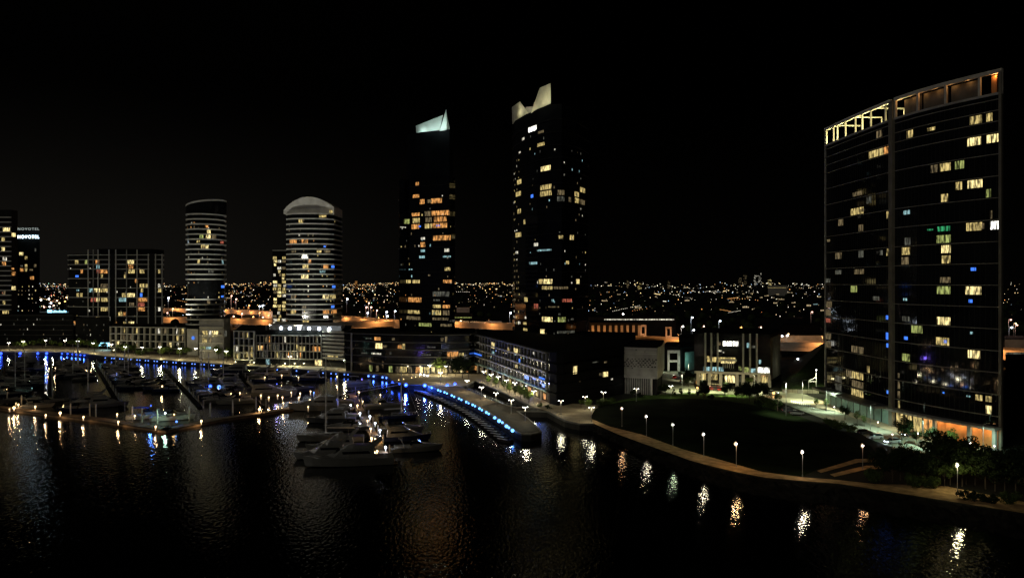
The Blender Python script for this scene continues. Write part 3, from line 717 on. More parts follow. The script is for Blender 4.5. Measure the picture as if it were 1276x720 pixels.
lb = Bld('low_apartment_block', 'low white-framed apartment block with open balconies behind the promenade trees, below the gridded block', 'apartment block', [P2(138,492), P2(233,478), P2(248,474), P2(262,490), P2(262,505), P2(140,520)], 2, 18.4, 'glass_dark', fh=4.1)
frame_block(lb, 138.5, 232, 5.5, 18.0, 3, 13, 'white_frame', rnd, ['y','w','Y','d','y','d'], .45)
h, g = lb.hitc(234)[1], lb.hitc(247.5)[1]
lb.mb(lambda q: lb.seg(q, h, g, 2, 17.5, .6, .6), 'blank_wall', 'white_frame')
q = MB(); c = (h+g)/2; p, nn, _ = lb.pt(lb.hitc(242)[1]); p = p + nn*.8; q.tube((p.x, p.y, ZP(421, 474)), (p.x+nn.x*.3, p.y+nn.y*.3, ZP(421, 474)), .95, n=16); q.build('round_sign', EM['b'], lb.root, True)
lb.mb(lambda q: lb.seg(q, h-.5, g+14, 2.3, 4.6, .7, .1), 'shop_window', EM['d'])
lb.finish()
rb = Bld('low_apartment_block', 'low pale block at the foot of the oval tower with two lit floors', 'apartment block', [P2(248.5,455), P2(279,455), P2(287,462), P2(287,478), P2(249,478)], 2, 24.5, 'slab_mid', fh=4.0)
for k in (1, 2, 3, 4, 5): 
    h, g = rb.hitc(249)[1], rb.hitc(278)[1]; rb.mb(lambda q: rb.seg(q, h, g, 2+k*4.4-.3, 2+k*4.4+.3, .9, .9), 'balcony_slab', 'white_frame')
wins(rb, [(255.6,417,7,4,'y'),(268,417,8,4,'Y'),(262,417,3,4,'w'),(255,428,6,4,'y'),(262,428,4,4,'d'),(275,417,3,3,'d'),(281,412,3,4,'f'),(281,417,3,4,'f'),(260,435,6,3,'c'),(252,437,6,3,'e')])
rb.finish()

# --- podium block with roof floodlights
pb = Bld('low_apartment_block', 'glassy low block with a row of bright floodlights on its roof edge', 'apartment block', [P2(292.5,425), P2(318,420), P2(402,412), P2(430,404), P2(436,425), P2(440,470), P2(300,475)], 2, 19.6, 'glass_dark', fh=3.5)
rnd = random.Random(14)
frame_block(pb, 293, 318, 4.5, 19.4, 4, 4, 'slab_grey', rnd, ['y','d','w'], .3)
frame_block(pb, 320, 401, 5.6, 17.5, 3, 17, 'slab_mid', rnd, ['y','d','d','w','f','o'], .35, .9, .25)
h, g = pb.hitc(402.5)[1], pb.hitc(429.5)[1]
for k in range(8): pb.mb(lambda q: [pb.seg(q, u, v, 6+k*1.9, 6+k*1.9+1.2, .5, .3) for u, v in pb.wedge(h, g)], 'louvre_band', 'slab_mid')
wins(pb, [(325,430,6,6,'o'),(324,435,5,4,'Y'),(394,432,10,4,'o'),(397,448,9,8,'Y'),(412,447,8,5,'y'),(419,446,4,5,'y'),(376,437,8,4,'y'),(311,440,9,6,'y'),(334,447,5,5,'c')])
pb.mb(lambda q: q.prism([P2(335,428), P2(425,416), P2(430,450), P2(345,455)], 19.9, 22.6), 'penthouse', 'slab_mid')
for px in (350, 361, 372.5, 385, 397.5, 410):
    hh = pb.hitc(px); p, nn, _ = pb.pt(hh[1]); lp = p - nn*.2
    q = MB(); q.tube((lp.x, lp.y, 19.7), (lp.x, lp.y, 21.0), .08); fl = q.build('floodlight', 'metal_grey', pb.root, True)
    q = MB(); q.ball((lp.x, lp.y, 21.3), .85, 8, 5); q.build('floodlight_lens', LENS_C, fl, True)
    light(pb.root, (lp.x-pb.root.location.x, lp.y-.9-pb.root.location.y, 21.4-2), 3200, (.88, 1, .85), .3, 'SPOT', aim=(0, .35, -1), cone=2.5)
pb.finish()
def added_flood(bl, x, y, z, tx, ty, tz, pw, col=(1, .96, .82), cone=1.5):  # added floodlights on the low roofs, only to brighten the tower slabs
    q = MB(); q.box(x-.4, x+.4, y-.3, y+.3, bl.z1+.2, z-.3); f = q.build('floodlight', 'metal_grey', bl.root, True)
    light(bl.root, (x-bl.root.location.x, y+.6-bl.root.location.y, z-bl.root.location.z), pw, col, .6, 'SPOT', aim=(tx-x, ty-y, tz-z), cone=cone)
added_flood(lb, X1-12, 476, 19.5, X1-2, 484, 60, 17000)
added_flood(rb, X1+8, 458, 26, X1, 480, 62, 17000)
added_flood(pb, X2-8, 425, 22.5, X2-2, 478, 62, 24000)
added_flood(pb, X2+10, 418, 22.5, X2+4, 478, 58, 24000)

# --- long curved dark block in the middle
mb_ = Bld('low_apartment_block', 'long curved dark apartment block above lit quay-side restaurants, between the tower pair and the marina', 'apartment block',
     [P2(431,392), P2(450,388), P2(480,382), P2(515,378), P2(550,377), P2(585,381), P2(592,392), P2(592,425), P2(440,425)], 2, 20.6, 'glass_dark', fh=3.6)
for k in (1.25, 2.2, 3.15, 4.1, 5.1): mb_.mb(lambda q: q.prism(mb_.offset(1.0), 2+k*3.6-.2, 2+k*3.6+.2), 'floor_slab', 'slab_dark')
mb_.mb(lambda q: mb_.seg(q, mb_.hitc(439)[1], mb_.hitc(440.3)[1], 2, 20.6, 1.3, .5), 'column', 'slab_mid')
wins(mb_, [(470.5,421.7,8,4,'o'),(490,423,4,3,'d'),(472,429,9,5,'Y'),(480,429,5,3,'d'),(498,430.5,5,4,'o'),(503,430.5,4,5,'y'),(469,439,12,2,'w'),(564,439,14,5,'o'),(575,438,6,4,'y'),
  (551,424,4,4,'d'),(556,424,3,5,'d'),(540,431,6,1.5,'f'),(536,436,8,1.5,'f'),(531,443,12,1.5,'f'),(454,439,8,1.5,'f'),(459,426,7,1.5,'f')])
rnd = random.Random(17)
for px, w, mt in ((462,4,'e'),(470,3,'d'),(487,5,'e'),(496,6,'d'),(503,8,'y'),(511,5,'d'),(520.5,6,'o'),(525,4,'Y'),(532,8,'y'),(540,5,'Y'),(547,6,'Y'),(554,7,'y'),(561,4,'d'),(568,7,'y'),(576,6,'Y'),(582,4,'o')):
    a_, b_ = mb_.hitc(px-w/2)[1], mb_.hitc(px+w/2)[1]; mb_.win_c(min(a_, b_), max(a_, b_), 2.5, 5.3, mt, 1.5)
rnd = random.Random(18); mb_.auto(444, 588, 6.8, 20, .10, ['f','d','f','w'], rnd, 3, small=True)
for px in (505, 522, 535, 548, 562, 577):
    hh = mb_.hitc(px); p, nn, _ = mb_.pt(hh[1]); p = p + nn*3
    light(mb_.root, (p.x-mb_.root.location.x, p.y-mb_.root.location.y, 3.2), 260, (1, .85, .55), .3)
mb_.finish()

# --- wedge block
WD = [P2(586,398), P2(592,391), P2(612,365), P2(632,340), P2(655,315), P2(680,291), P2(686,285), P2(694,281), P2(702,281), P2(740,296), P2(776,310), P2(792,345), P2(792,395), P2(600,420)]
wdg = Bld('low_apartment_block', 'dark wedge-shaped apartment block, its long balconied side facing the wharf', 'apartment block', WD, 2, 20.3, 'glass_dark', fh=3.6)
a_, b_ = wdg.hitc(590)[1], wdg.hitc(684)[1]
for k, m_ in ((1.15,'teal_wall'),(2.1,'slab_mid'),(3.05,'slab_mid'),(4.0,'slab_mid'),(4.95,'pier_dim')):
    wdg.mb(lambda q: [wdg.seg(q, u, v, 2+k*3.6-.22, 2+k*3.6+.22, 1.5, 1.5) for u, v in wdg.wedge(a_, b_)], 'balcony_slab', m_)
for i in range(24):
    c = a_ + (b_-a_)*(i+.5)/24; wdg.mb(lambda q: wdg.seg(q, c-.5, c+.5, 6.4, 19.4, .5, .6), 'wall_pier', 'pier_dim')
for i in range(13):
    c = a_ + (b_-a_)*(i+.2)/13; wdg.mb(lambda q: wdg.seg(q, c-.2, c+.2, 2, 6, 1.2, .5), 'column', 'column_grey')
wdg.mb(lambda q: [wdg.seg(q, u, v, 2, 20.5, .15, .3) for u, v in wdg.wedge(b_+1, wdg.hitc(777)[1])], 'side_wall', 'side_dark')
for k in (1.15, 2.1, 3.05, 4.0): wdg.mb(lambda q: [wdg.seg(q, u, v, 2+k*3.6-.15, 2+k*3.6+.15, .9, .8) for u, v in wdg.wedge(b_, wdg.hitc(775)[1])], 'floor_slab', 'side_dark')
def wp(px, py, w, h, mt):
    ha, hb = wdg.hitc(px-w/2), wdg.hitc(px+w/2); zc = ZP(py, (ha[0]+hb[0])/2); hh = h/FL*ha[0]/2
    m_ = MB()
    for u, v in wdg.wedge(min(ha[1], hb[1]), max(ha[1], hb[1])): wdg.seg(m_, u, v, zc-hh, zc+hh, .62, .1)
    wdg.nw += 1; m_.build('window', EM[mt], wdg.root, True)
for r in [(615.6,430,3.5,7,'Y'),(616,440,3,5,'c'),(635,435.6,2,6,'y'),(644.4,437.6,4.5,7.5,'Y'),(667,440,2,3,'w'),(649,449.5,1.5,5,'b'),(645,456,3,4,'y'),(658,470,5,4,'b'),(667.5,471,4,3,'b'),(677,471.6,7,3,'b'),
          (679,480,3,4,'b'),(596,441,11,1.6,'b'),(715,460.7,4.5,9.5,'Y'),(746.5,466,3,3,'d'),(753,466,6,6,'Y'),(761,472,2,2,'w'),(740,451,8,1.2,'f'),(753,451,3,2,'d'),(721,475,2,1.5,'d'),(598,427,2,2,'w')]: wp(*r)
rnd = random.Random(19)
for i in range(34):
    f = rnd.random(); lv = rnd.choice((1.3, 2.3, 3.3, 1.3, 2.3)); c = a_ + (b_-a_)*f
    z = 2 + lv*3.6 + rnd.uniform(.6, 1.6); m_ = MB(); wdg.seg(m_, c, c+rnd.uniform(.4, 1.6), z, z+rnd.uniform(.3, .8), .65, .1); m_.build('window', EM[rnd.choice('wdydcfb')], wdg.root, True)
for i in range(12):
    c = a_ + (b_-a_)*(i+.5)/12; m_ = MB(); wdg.seg(m_, c-2, c+1.2, 2.6, 4.6, .15, .1); m_.build('shop_window', EM[rnd.choice(['d','f','o','y'])], wdg.root, True)
for f, col, pw in ((.93, (.1,.2,1), 130), (.86, (.1,.2,1), 160), (.78, (.15,.25,1), 110), (.7, (.8,.85,1), 120), (.5, (.9,.92,1), 160), (.3, (1,.95,.9), 140)):
    p, nn, _ = wdg.pt(a_ + (b_-a_)*f); p = p + nn*2.2; light(wdg.root, (p.x-wdg.root.location.x, p.y-wdg.root.location.y, 6.0), pw, col, .3)
wdg.finish()

# --- grey patterned cube
cb = Bld('car_park_building', 'grey cube-shaped building clad in panels with a pattern of small dark squares', 'building', [P2(777.5,311), P2(819,306), P2(825,318), P2(828,345), P2(783,350)], 8.2, 20, 'slab_mid', fh=3.0)
h0, h1 = cb.hitc(777.7)[1], cb.hitc(818.8)[1]
rnd = random.Random(23); q = MB(); nx, nz = 34, 15
for i in range(nx):
    for k in range(nz):
        zf = k/nz; p_ = (.42 if .35 < zf < .62 else .10 if zf < .95 else 0)
        if .3 < zf < .64 and (i*2 + k*3) % 7 < 3 and rnd.random() < .75 or rnd.random() < p_*.3:
            c = h0 + (h1-h0)*(i+.5)/nx; z = 9 + 10.6*k/nz; cb.seg(q, c-.17, c+.17, z, z+.42, .04, .05)
q.build('vent_pattern', 'roof_dark', cb.root, True)
for z in (17.6, 18.3): cb.mb(lambda q: cb.seg(q, h0+.2, h1-.2, z, z+.14, .12, .1), 'cladding_rail', 'pale_concrete')
cb.mb(lambda q: q.prism(cb.offset(-1.2), 2, 8.2), 'ground_floor', 'dark_wall')
for i in range(14):
    c = h0 + (h1-h0)*.78*(i+.5)/14; cb.mb(lambda q: cb.seg(q, c-.15, c+.15, 2, 8.2, -.3, .3), 'louvre', 'slab_mid')
cb.mb(lambda q: cb.seg(q, h0+(h1-h0)*.8, h0+(h1-h0)*.86, 2, 8.3, .1, .5), 'column', 'pale_concrete')
cb.mb(lambda q: cb.seg(q, h0+(h1-h0)*.94, h1, 2, 8.3, .1, .5), 'column', 'dark_wall')
for f in (.1, .5, .9):
    p, nn, _ = cb.pt(h0+(h1-h0)*f); p = p + nn*4; light(cb.root, (p.x-cb.root.location.x, p.y-cb.root.location.y, 6.2-8.2), 40, (1, 1, .85), .3)
cb.finish()

# --- white portal building and teal side
wb = Bld('pavilion', 'small dark-roofed building with a white square frame front and a teal-lit side wall', 'building', [P2(826,400), P2(848,392), P2(867,400), P2(867,425), P2(830,425)], 2, 13.4, 'dark_wall', fh=4)
def framer(q):
    for px0, px1, za, zb in ((832,834.4,2,12.2),(844.6,847.4,2,12.2),(834.4,844.6,10.8,12.2),(834.4,844.6,6.4,7.4)):
        a = P2(px0, 389); b_ = P2(px1, 389); q.wall(a, b_, za, zb, 0, 1.0)
wb.mb(framer, 'portal_frame', 'white_paint')
a = P2(853,392); b_ = P2(866,399); wb.mb(lambda q: q.wall(a, b_, 2, 11, .5, .3), 'side_wall', 'teal_wall')
for px, Y, pw, col, z in ((840,384,420,(1,1,.7),3),(826,383,200,(1,1,.7),2),(856,388,200,(.5,1,.9),5),(862,390,200,(.5,1,.9),6)):
    light(wb.root, ((px-CX)/FL*Y-wb.root.location.x, Y-wb.root.location.y, z), pw, col, .3)

# --- office building with fins
of = Bld('office_building', 'office block with tall pale fins, bright lit floors and a parked-car forecourt', 'office building', [P2(865,338), P2(919,333), P2(960,330), P2(971.5,352), P2(971,372), P2(868,375)], 2, 23.6, 'glass_dark', fh=4.0)
for px in (879, 886.5, 894.5, 926, 934.5, 943):
    h = of.hitc(px)[1]; of.mb(lambda q: of.seg(q, h-.35, h+.35, 7.5, 24, .9, .9), 'fin', 'slab_mid')
for k, m_ in ((0, 'column_grey'), (1, 'column_grey')):
    z = 7.6 - k*0; 
for px0, px1, z0, z1 in ((865.3,959.6,7.0,7.9),(898,918,8.0,15.2)):
    h, g = of.hitc(px0)[1], of.hitc(px1)[1]
    if px0 < 870: of.mb(lambda q: [of.seg(q, u, v, z0, z1, .7, .7) for u, v in of.wedge(h, g)], 'floor_slab', 'pale_concrete')
for px in (870, 884, 898, 918.5, 926, 936, 945.5, 959):
    h = of.hitc(px)[1]; of.mb(lambda q: of.seg(q, h-.6, h+.6, 2, 7.0, .6, .6), 'column', 'column_grey')
h, g = of.hitc(898)[1], of.hitc(918)[1]
of.mb(lambda q: [of.seg(q, u, v, 12.4, 13.2, .7, .7) for u, v in of.wedge(h, g)], 'floor_slab', 'pale_concrete')
h, g = of.hitc(961)[1], of.hitc(971)[1]
of.mb(lambda q: [of.seg(q, u, v, 5, 22.5, .5, .5) for u, v in of.wedge(h+.4, g)], 'side_screen', 'tower_slab')
def ow(px, py, w, h, mt, pane=1.3):
    ha, hb = of.hitc(px-w/2), of.hitc(px+w/2); t = (ha[0]+hb[0])/2; zc = ZP(py, t); hh = h/FL*t/2
    of.win_c(min(ha[1], hb[1]), max(ha[1], hb[1]), zc-hh, zc+hh, mt, pane)
for r in [(910.7,428,20,6,'W'),(932,430,3,6,'c'),(939,432,5,3,'f'),(897,437,5,2,'w'),(899,448,36,6,'y'),(907,450,18,5,'Y'),(889,459.5,26,5,'c'),(931,461,7,7,'e'),(938.5,462,6,6,'c'),(951.7,461,15,6.5,'W'),
          (947,450.7,3,5,'c'),(890,469.5,8,7,'y'),(876,469,7,8,'y'),(909.5,472,13,9,'Y'),(950,472.5,13,8,'y'),(940,471.5,6,6,'d'),(869,476,4,4,'o'),(883,445,6,3,'y'),(924,472,5,7,'f'),(901,439,3,1.5,'w'),(896,428,5,4,'d'),(922,459,4,5,'e')]: ow(*r)
for i in range(6): 
    c = of.hitc(901 + i*2.6)[1]; of.mb(lambda q: of.seg(q, c-.1, c+.1, 9.5, 12.4, .3, .2), 'louvre', 'pale_concrete')
for px in (872, 885, 899, 912, 925, 938, 952):
    hh = of.hitc(px); p, nn, _ = of.pt(hh[1]); p = p + nn*3.5; light(of.root, (p.x-of.root.location.x, p.y-of.root.location.y, 3.4), 90, (1, .85, .45), .3)
p, nn, _ = of.pt(of.hitc(966)[1]); p = p + nn*7; light(of.root, (p.x-of.root.location.x, p.y-of.root.location.y, 8), 220, (1, 1, .7), .4)
of.finish()
# ------------------------------------------------------------------ freeway and district behind
def viaduct(name, label, pts, zt, dep, wid, pier=28, lampcol=(1, .42, .12), pw=700, lens=None, group=None, lamp=True):
    """pts: (px, depth) of the near parapet"""
    P = [Vector(P2(px, Y)) for px, Y in pts]
    r = empty(name, (P[0].x, P[0].y, 0), label, 'freeway', group)
    q = MB(); d_ = MB(); run = []
    for a, b_ in zip(P, P[1:]):
        q.wall(a, b_, zt-2.6, zt, 0, .4); q.wall(a, b_, zt-dep, zt-2.6, -.25, .5)
        d_.wall(a, b_, zt-2.4, zt-1.6, -.4, wid)
        q.wall(a, b_, zt-1.6, zt, -.4-wid, .4)
        n = max(1, int((b_-a).length/9)); run += [(a.lerp(b_, i/n), (b_-a).normalized()) for i in range(n)]
    q.build('parapet', 'freeway_concrete', r, True); d_.build('deck', 'asphalt', r, True)
    for i, (p, t) in enumerate(run):
        n = Vector((t.y, -t.x))
        if i % 4 == 0:
            m = MB(); c = p - n*wid*.5; m.tube((c.x, c.y, 1.8), (c.x, c.y, zt-2.4), 1.1, n=8); m.build('pier', 'concrete', r, True)
        if lamp and i % 4 == 2:
            c = p + n*5.5
            light(r, (c.x-r.location.x, c.y-r.location.y, zt+3.5), pw, lampcol, .3, 'SPOT', aim=(-n.x*5, -n.y*5, -4.5), cone=2.75)  # added bracket spots, aimed back to light the parapet face
            m = MB(); m.tube((p.x, p.y, zt-.2), (c.x, c.y, zt+3.7), .12); lm = m.build('added_lamp_arm', 'metal_grey', r, True)
            m = MB(); m.ball((c.x, c.y, zt+3.8), .22); m.build('lamp_head', 'metal_grey', r, True)
    return r
viaduct('freeway_viaduct', 'sodium-lit upper freeway deck crossing behind the two quay towers', [(150,1060),(200,1040),(281,1000),(355,880),(421,790),(470,720),(520,700)], 11.5, 9.4, 16, pw=20000)
viaduct('freeway_viaduct', 'long orange-lit lower freeway wall running behind the whole quay', [(150,790),(281,765),(355,720),(421,690),(470,705),(520,720),(568,694),(638,655),(700,570),(746,508),(830,486),(905,468),(973,459),(1027,453),(1130,430),(1276,400),(1400,385)], 11, 5.0, 18, pw=14000)
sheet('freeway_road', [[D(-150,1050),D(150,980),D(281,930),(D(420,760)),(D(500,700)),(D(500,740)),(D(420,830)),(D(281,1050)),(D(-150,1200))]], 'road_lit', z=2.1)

# lamps of the freeway and the streets behind, each a mast with a visible head
LC = {'o': ((1,.42,.12), LENS_O), 'p': ((1,.55,.42), LENS_P), 'w': ((1,.95,.85), LENS_W), 'c': ((.75,.87,1), LENS_C), 'y': ((1,.78,.45), LENS_Y), 'b': ((.15,.35,1), LENS_S)}
FAR = [(288,368,'p',960,14),(294,372,'p',960,13),(310,380,'o',900,13),(343,385,'o',860,12),(301,390,'p',850,12),(290.5,393.6,'p',830,11),(323,389,'o',860,12),(327,394.5,'p',820,11),(334,392,'o',840,11),
 (353,390.5,'p',840,12),(315,394,'o',820,10),(310,397,'o',800,10),(437,397,'p',780,13),(459,377,'p',900,14),(456,382,'p',890,13),(462,382,'p',890,13),(469,386,'p',860,13),(327,380,'c',900,11),(323,381,'c',900,11),
 (457.5,389,'c',830,14),(481,388,'c',830,14),(482,393,'c',800,12),(491.5,387,'c',830,14),(432,372,'c',1000,12),(209.6,370.6,'c',1000,12),(208,389,'p',840,12),(215,384,'y',860,11),
 (635,389,'c',690,18),(603,401,'p',700,11),(613,405,'w',690,9),(619.5,403.6,'c',690,9),(573,399,'y',700,10),(758,407.5,'p',560,14),(773,402,'p',560,16),(767,409,'c',560,12),(741,394,'w',700,16),(775,390.5,'w',700,18),
 (861,394.7,'c',640,18),(875,405.7,'p',540,15),(862.7,410,'c',560,12),(921.5,407,'o',520,16),(946,407,'p',520,16),(895.6,399,'c',620,15),(972,417.4,'c',440,16),(849,405.7,'w',520,17),(1010.5,388,'p',800,15),
 (844,430,'w',400,14),(991,445.7,'c',390,8),(978.5,417,'w',470,14),(1257,397.5,'p',520,22),(1263,402,'y',560,15),(1258,407,'c',520,16),(1265,404,'p',560,14),(980,415,'y',470,14)]
for i, (px, py, c, Y, pole) in enumerate(FAR):
    z = ZP(py, Y); p = D(px, Y); r = empty('street_lamp', (p.x, p.y, 2), f'{nth(i)} tall mast lamp from the left in the order of the freeway districts behind the quay', 'street lamp', 'mast lamps along the freeway')
    m = MB(); m.tube((0,0,0), (0,0,z-2), .16*Y/600, .1*Y/600, 6); m.tube((0,0,z-2.1), (.9,-.9,z-2), .07, n=5); m.build('pole', 'pole_grey', r)
    hd = MB(); hd.box(.4,1.3,-1.3,-.5,z-2.0,z-1.8); hd = hd.build('lamp_head', 'metal_grey', r)
    m = MB(); m.ball((.9,-.9,z-2.5), .55*Y/600*(1.15 if c in 'wc' else 1), 8, 5, .8); m.build('lens', LC[c][1], hd)
    light(r, (.9,-2.2,z-3.2), (4500 if 215 < px < 500 else 2500) if c in 'op' else (300 if px > 970 else 2500), LC[c][0], .4)
# sort the labels by where they really stand, left to right
_ms = sorted([o for o in sc.objects if o.get('group') == 'mast lamps along the freeway'], key=lambda o: o.location.x/o.location.y)
for i, o in enumerate(_ms):
    o['label'] = f'{nth(i)} mast lamp from the left, tall, glowing among the roads behind the quay buildings'

# toll-like frames and halls beyond
def hall(name, label, px0, px1, pyt, Y, m, dep=30, strip=None, grp=None, pitched=False):
    a, b_ = P2(px0, Y), P2(px1, Y); zt = ZP(pyt, Y)
    bl = Bld(name, label, 'building', [a, b_, P2(px1, Y+dep), P2(px0, Y+dep)], 2, zt, m, fh=4, group=grp)
    if strip:
        py, mt, f0, f1 = strip; z = ZP(py, Y); h = bl.cum[1]
        q = MB(); bl.seg(q, h*f0, h*f1, z-.4, z+.4, .4, .3); q.build('light_strip', EM[mt], bl.root, True)
    return bl
HALLS = [('long shed with a bright strip of light under its eave behind the wedge block', 731, 842, 395, 620, 'dark_wall', (398, 'w', .2, .98)),
 ('green-lit depot roof just left of the tallest tower', 565, 589, 391, 820, 'dark_wall', (395.5, 'e', .0, .95)),
 ('pale wall shed in the gap between the tower pair', 569, 585, 383, 1000, 'slab_mid', None),
 ('white-lit shed beside the road between the tower pair', 606, 625, 400, 720, 'slab_mid', (405, 'W', .1, .5)),
 ('long pale-roofed shed behind the office block, right of its side wall', 962, 1026, 418, 480, 'column_grey', None),
 ('wide low dark warehouse above the orange freeway wall at right', 975, 1022, 405, 620, 'roof_dark', None),
 ('flat grey roofed shed right of the office with small vents', 940, 1000, 397, 760, 'roof_dark', None),
 ('distant pavilion with a pale green glowing roof beside the right tower', 1011, 1027, 378, 1500, 'slab_mid', (379, 'c', .1, .9)),
 ('distant hall with a yellow-lit front right of centre', 992, 1003, 388, 1200, 'slab_mid', (390, 'y', .0, .95)),
 ('dark arcade hall with orange-lit columns behind the freeway', 735, 800, 402, 545, 'dark_wall', None),
 ('dim flat-roofed building behind the white portal building', 846, 868, 421, 425, 'dark_wall', (429, 'w', .0, .95)),
 ('dim brown hall on the distant right horizon', 957, 981, 355.5, 2600, 'slab_mid', (358.5, 'y', .0, .95)),
 ('grey depot right of the right tower', 1252, 1300, 423, 470, 'slab_mid', None),
 ('dark low roof at the far right behind the right tower', 1253, 1330, 448, 330, 'roof_dark', (440, 'f', .0, .3)),
 ('low pale hall far left behind the hotel', 22, 86, 388, 650, 'slab_mid', (394, 'f', .05, .9)),
 ('distant pale factory front with one lit side left of centre right', 853, 861, 370, 1800, 'slab_mid', None)]
for i, (lab, a, b_, pt_, Y, m_, st) in enumerate(HALLS):
    hb = hall('warehouse', lab, a, b_, pt_, Y, m_, strip=st)
    if i == 9:
        for k in range(9):
            q = MB(); c = hb.cum[1]*(k+.5)/9; hb.seg(q, c-.8, c+.8, 2, 16, 1.2, 1); q.build('column', 'freeway_concrete', hb.root, True)
        for k in range(5):
            c = hb.cum[1]*(k+.5)/5; p, nn, _ = hb.pt(c); p = p+nn*4; light(hb.root, (p.x-hb.root.location.x, p.y-hb.root.location.y, 11), 170, (1,.45,.15), .3)
    if i == 14:
        q = MB(); x0, y0 = P2(59, 647); 
        q.box(x0, x0+3.6, y0, y0+.4, ZP(390.2,647), ZP(386,647)); q.build('sign_panel', NEON, hb.root, True)
        for k in range(9):
            q = MB(); xa = x0+4.3+k*1.25; hgt = .5 + .35*((k*5) % 3); q.box(xa, xa+.8, y0, y0+.3, ZP(389.2,647), ZP(389.2,647)+hgt+.5); q.build('sign_bar', NEON, hb.root, True)
        light(hb.root, (P2(72,638)[0]-hb.root.location.x, 638-hb.root.location.y, ZP(389,638)-2), 500, (.5,.8,1), .4)
for px, Y in ((801.5,520),(833,505)):
    a = P2(px-3, Y); r = empty('road_gantry', (P2(px,Y)[0], Y, 2), 'pale square portal frame over the freeway, ' + ('left' if px < 810 else 'right') + ' one of the two', 'gantry', 'portal frames on the freeway')
    q = MB(); w = 5.6*Y/1000/2*1.0; zt = ZP(407 if px < 810 else 409.5, Y)-2
    for s_ in (-1, 1): q.box(s_*w*1-.45, s_*w+.45, -.5, .5, 0, zt)
    q.box(-w-.45, w+.45, -.52, .52, zt, zt+1.2); q.box(-w+.46, w-.46, -.4, .4, zt*.62, zt*.62+1.0); q.build('frame', 'freeway_concrete', r)
    light(r, (0, -7, zt*.7), 1500, (1,.5,.25), .3)
# left quay-side dark blocks
lb1 = Bld('low_apartment_block', 'dim low apartment block behind the promenade at the far left', 'apartment block', [P2(-60,552), P2(92,554), P2(92,580), P2(-60,580)], 2, 23, 'dark_wall', fh=3.4)
for k in (2, 3, 4, 5, 6): lb1.mb(lambda q: lb1.seg(q, .5, lb1.cum[1]-.5, 2+k*3.4-.2, 2+k*3.4+.1, .9, .8), 'balcony_slab', 'slab_dark')
rnd = random.Random(41); lb1.auto(0, 90, 5, 24, .22, ['f','d','f','w','f'], rnd, 2.2, small=True); lb1.finish()
lc1 = Bld('low_apartment_block', 'dim low block at the foot of the gridded apartment block', 'apartment block', [P2(94,546), P2(137,546), P2(137,554), P2(94,554)], 2, 21, 'dark_wall', fh=3.4)
rnd = random.Random(42); lc1.auto(95, 136, 5, 21, .3, ['f','d','w','f'], rnd, 2.2, small=True); lc1.finish()
# distant high-rises on the horizon
rnd = random.Random(51)
for i, (px, w, pt_, lab) in enumerate(((922,4,345,'narrow dim'),(928.5,5,340,'dark broad'),(941,4,342,'lean brightly speckled'),(946.5,6,339.5,'tallest speckled'),(959,5,347,'short lit'),(833,4,350,'lone squat'),(797,6,353,'cream-lit stepped'),(444,5,350,'orange-lit'),(782,3,349,'pencil-thin'))):
    Y = 3000
    bl = Bld('distant_tower', f'{lab} tower block on the horizon' + (' in the cluster left of the right tower' if i < 5 else (' behind the wedge block' if i != 7 else ' left of the tower pair')), 'tower block', [P2(px-w/2,Y),P2(px+w/2,Y),P2(px+w/2,Y+25),P2(px-w/2,Y+25)], 2, ZP(pt_, Y), 'dark_wall', fh=4)
    q = MB(); n = 0
    for k in range(26):
        c = rnd.uniform(.05,.85)*bl.cum[1]; z = rnd.uniform(.45,.97)*bl.z1; bl.seg(q, c, c+rnd.uniform(1.2,3), z, z+rnd.uniform(.8,2.), .3, .2)
    q.build('window', EM[('d','d','w','w','Y','d','y','o','d')[i]], bl.root, True)

# dark roofs and tree masses of the suburb, and its countless lights
rnd = random.Random(77)
q = MB()
for i in range(900):
    Y = rnd.uniform(820, 1) if False else 850*math.exp(rnd.random()*1.9); px = rnd.uniform(-40, 1320)
    x, y = P2(px, Y); w, d_, h = rnd.uniform(8,26), rnd.uniform(8,20), rnd.uniform(3,7); a = rnd.uniform(-.3,.3)
    t = Vector((math.cos(a), math.sin(a))); n = Vector((-t.y, t.x)); c = Vector((x, y))
    cs = [c-t*w/2-n*d_/2, c+t*w/2-n*d_/2, c+t*w/2+n*d_/2, c-t*w/2+n*d_/2]
    q.prism(cs, 2, 2+h)
    q.add([(*(cs[0]), 2+h), (*(cs[1]), 2+h), (*(cs[2]), 2+h), (*(cs[3]), 2+h), (*(c-t*w*.3), 2+h+2.4), (*(c+t*w*.3), 2+h+2.4)], [(0,1,5,4),(1,2,5),(2,3,4,5),(3,0,4)])
tag(q.build('suburb_rooftops', 'roof_dark'), 'dark mass of suburban rooftops spreading to the horizon', 'rooftops', kind='stuff')
q = MB()
for i in range(1300):
    Y = 640*math.exp(rnd.random()*2.0); px = rnd.uniform(-40, 1320); x, y = P2(px, Y)
    if Y < 760 and 180 < px < 640: continue
    r = rnd.uniform(2.5,5.5); q.ball((x, y, 3+r*.7), r, 7, 5, rnd.uniform(.7,1.1))
tag(q.build('suburb_trees', 'leaf_dark'), 'dark mass of treetops among the suburban lights', 'trees', kind='stuff')
CL = [emat('far_light_warm', (1,.72,.35), 2.2), emat('far_light_orange', (1,.45,.14), 2.0), emat('far_light_white', (1,.90,.70), 2.2), emat('far_light_blue', (.5,.7,1), 2.0), emat('far_light_red', (1,.2,.12), 1.8), emat('far_light_dim', (1,.75,.42), .55), emat('far_light_green', (.5,1,.7), 1.6)]
q = MB(); rnd = random.Random(99)
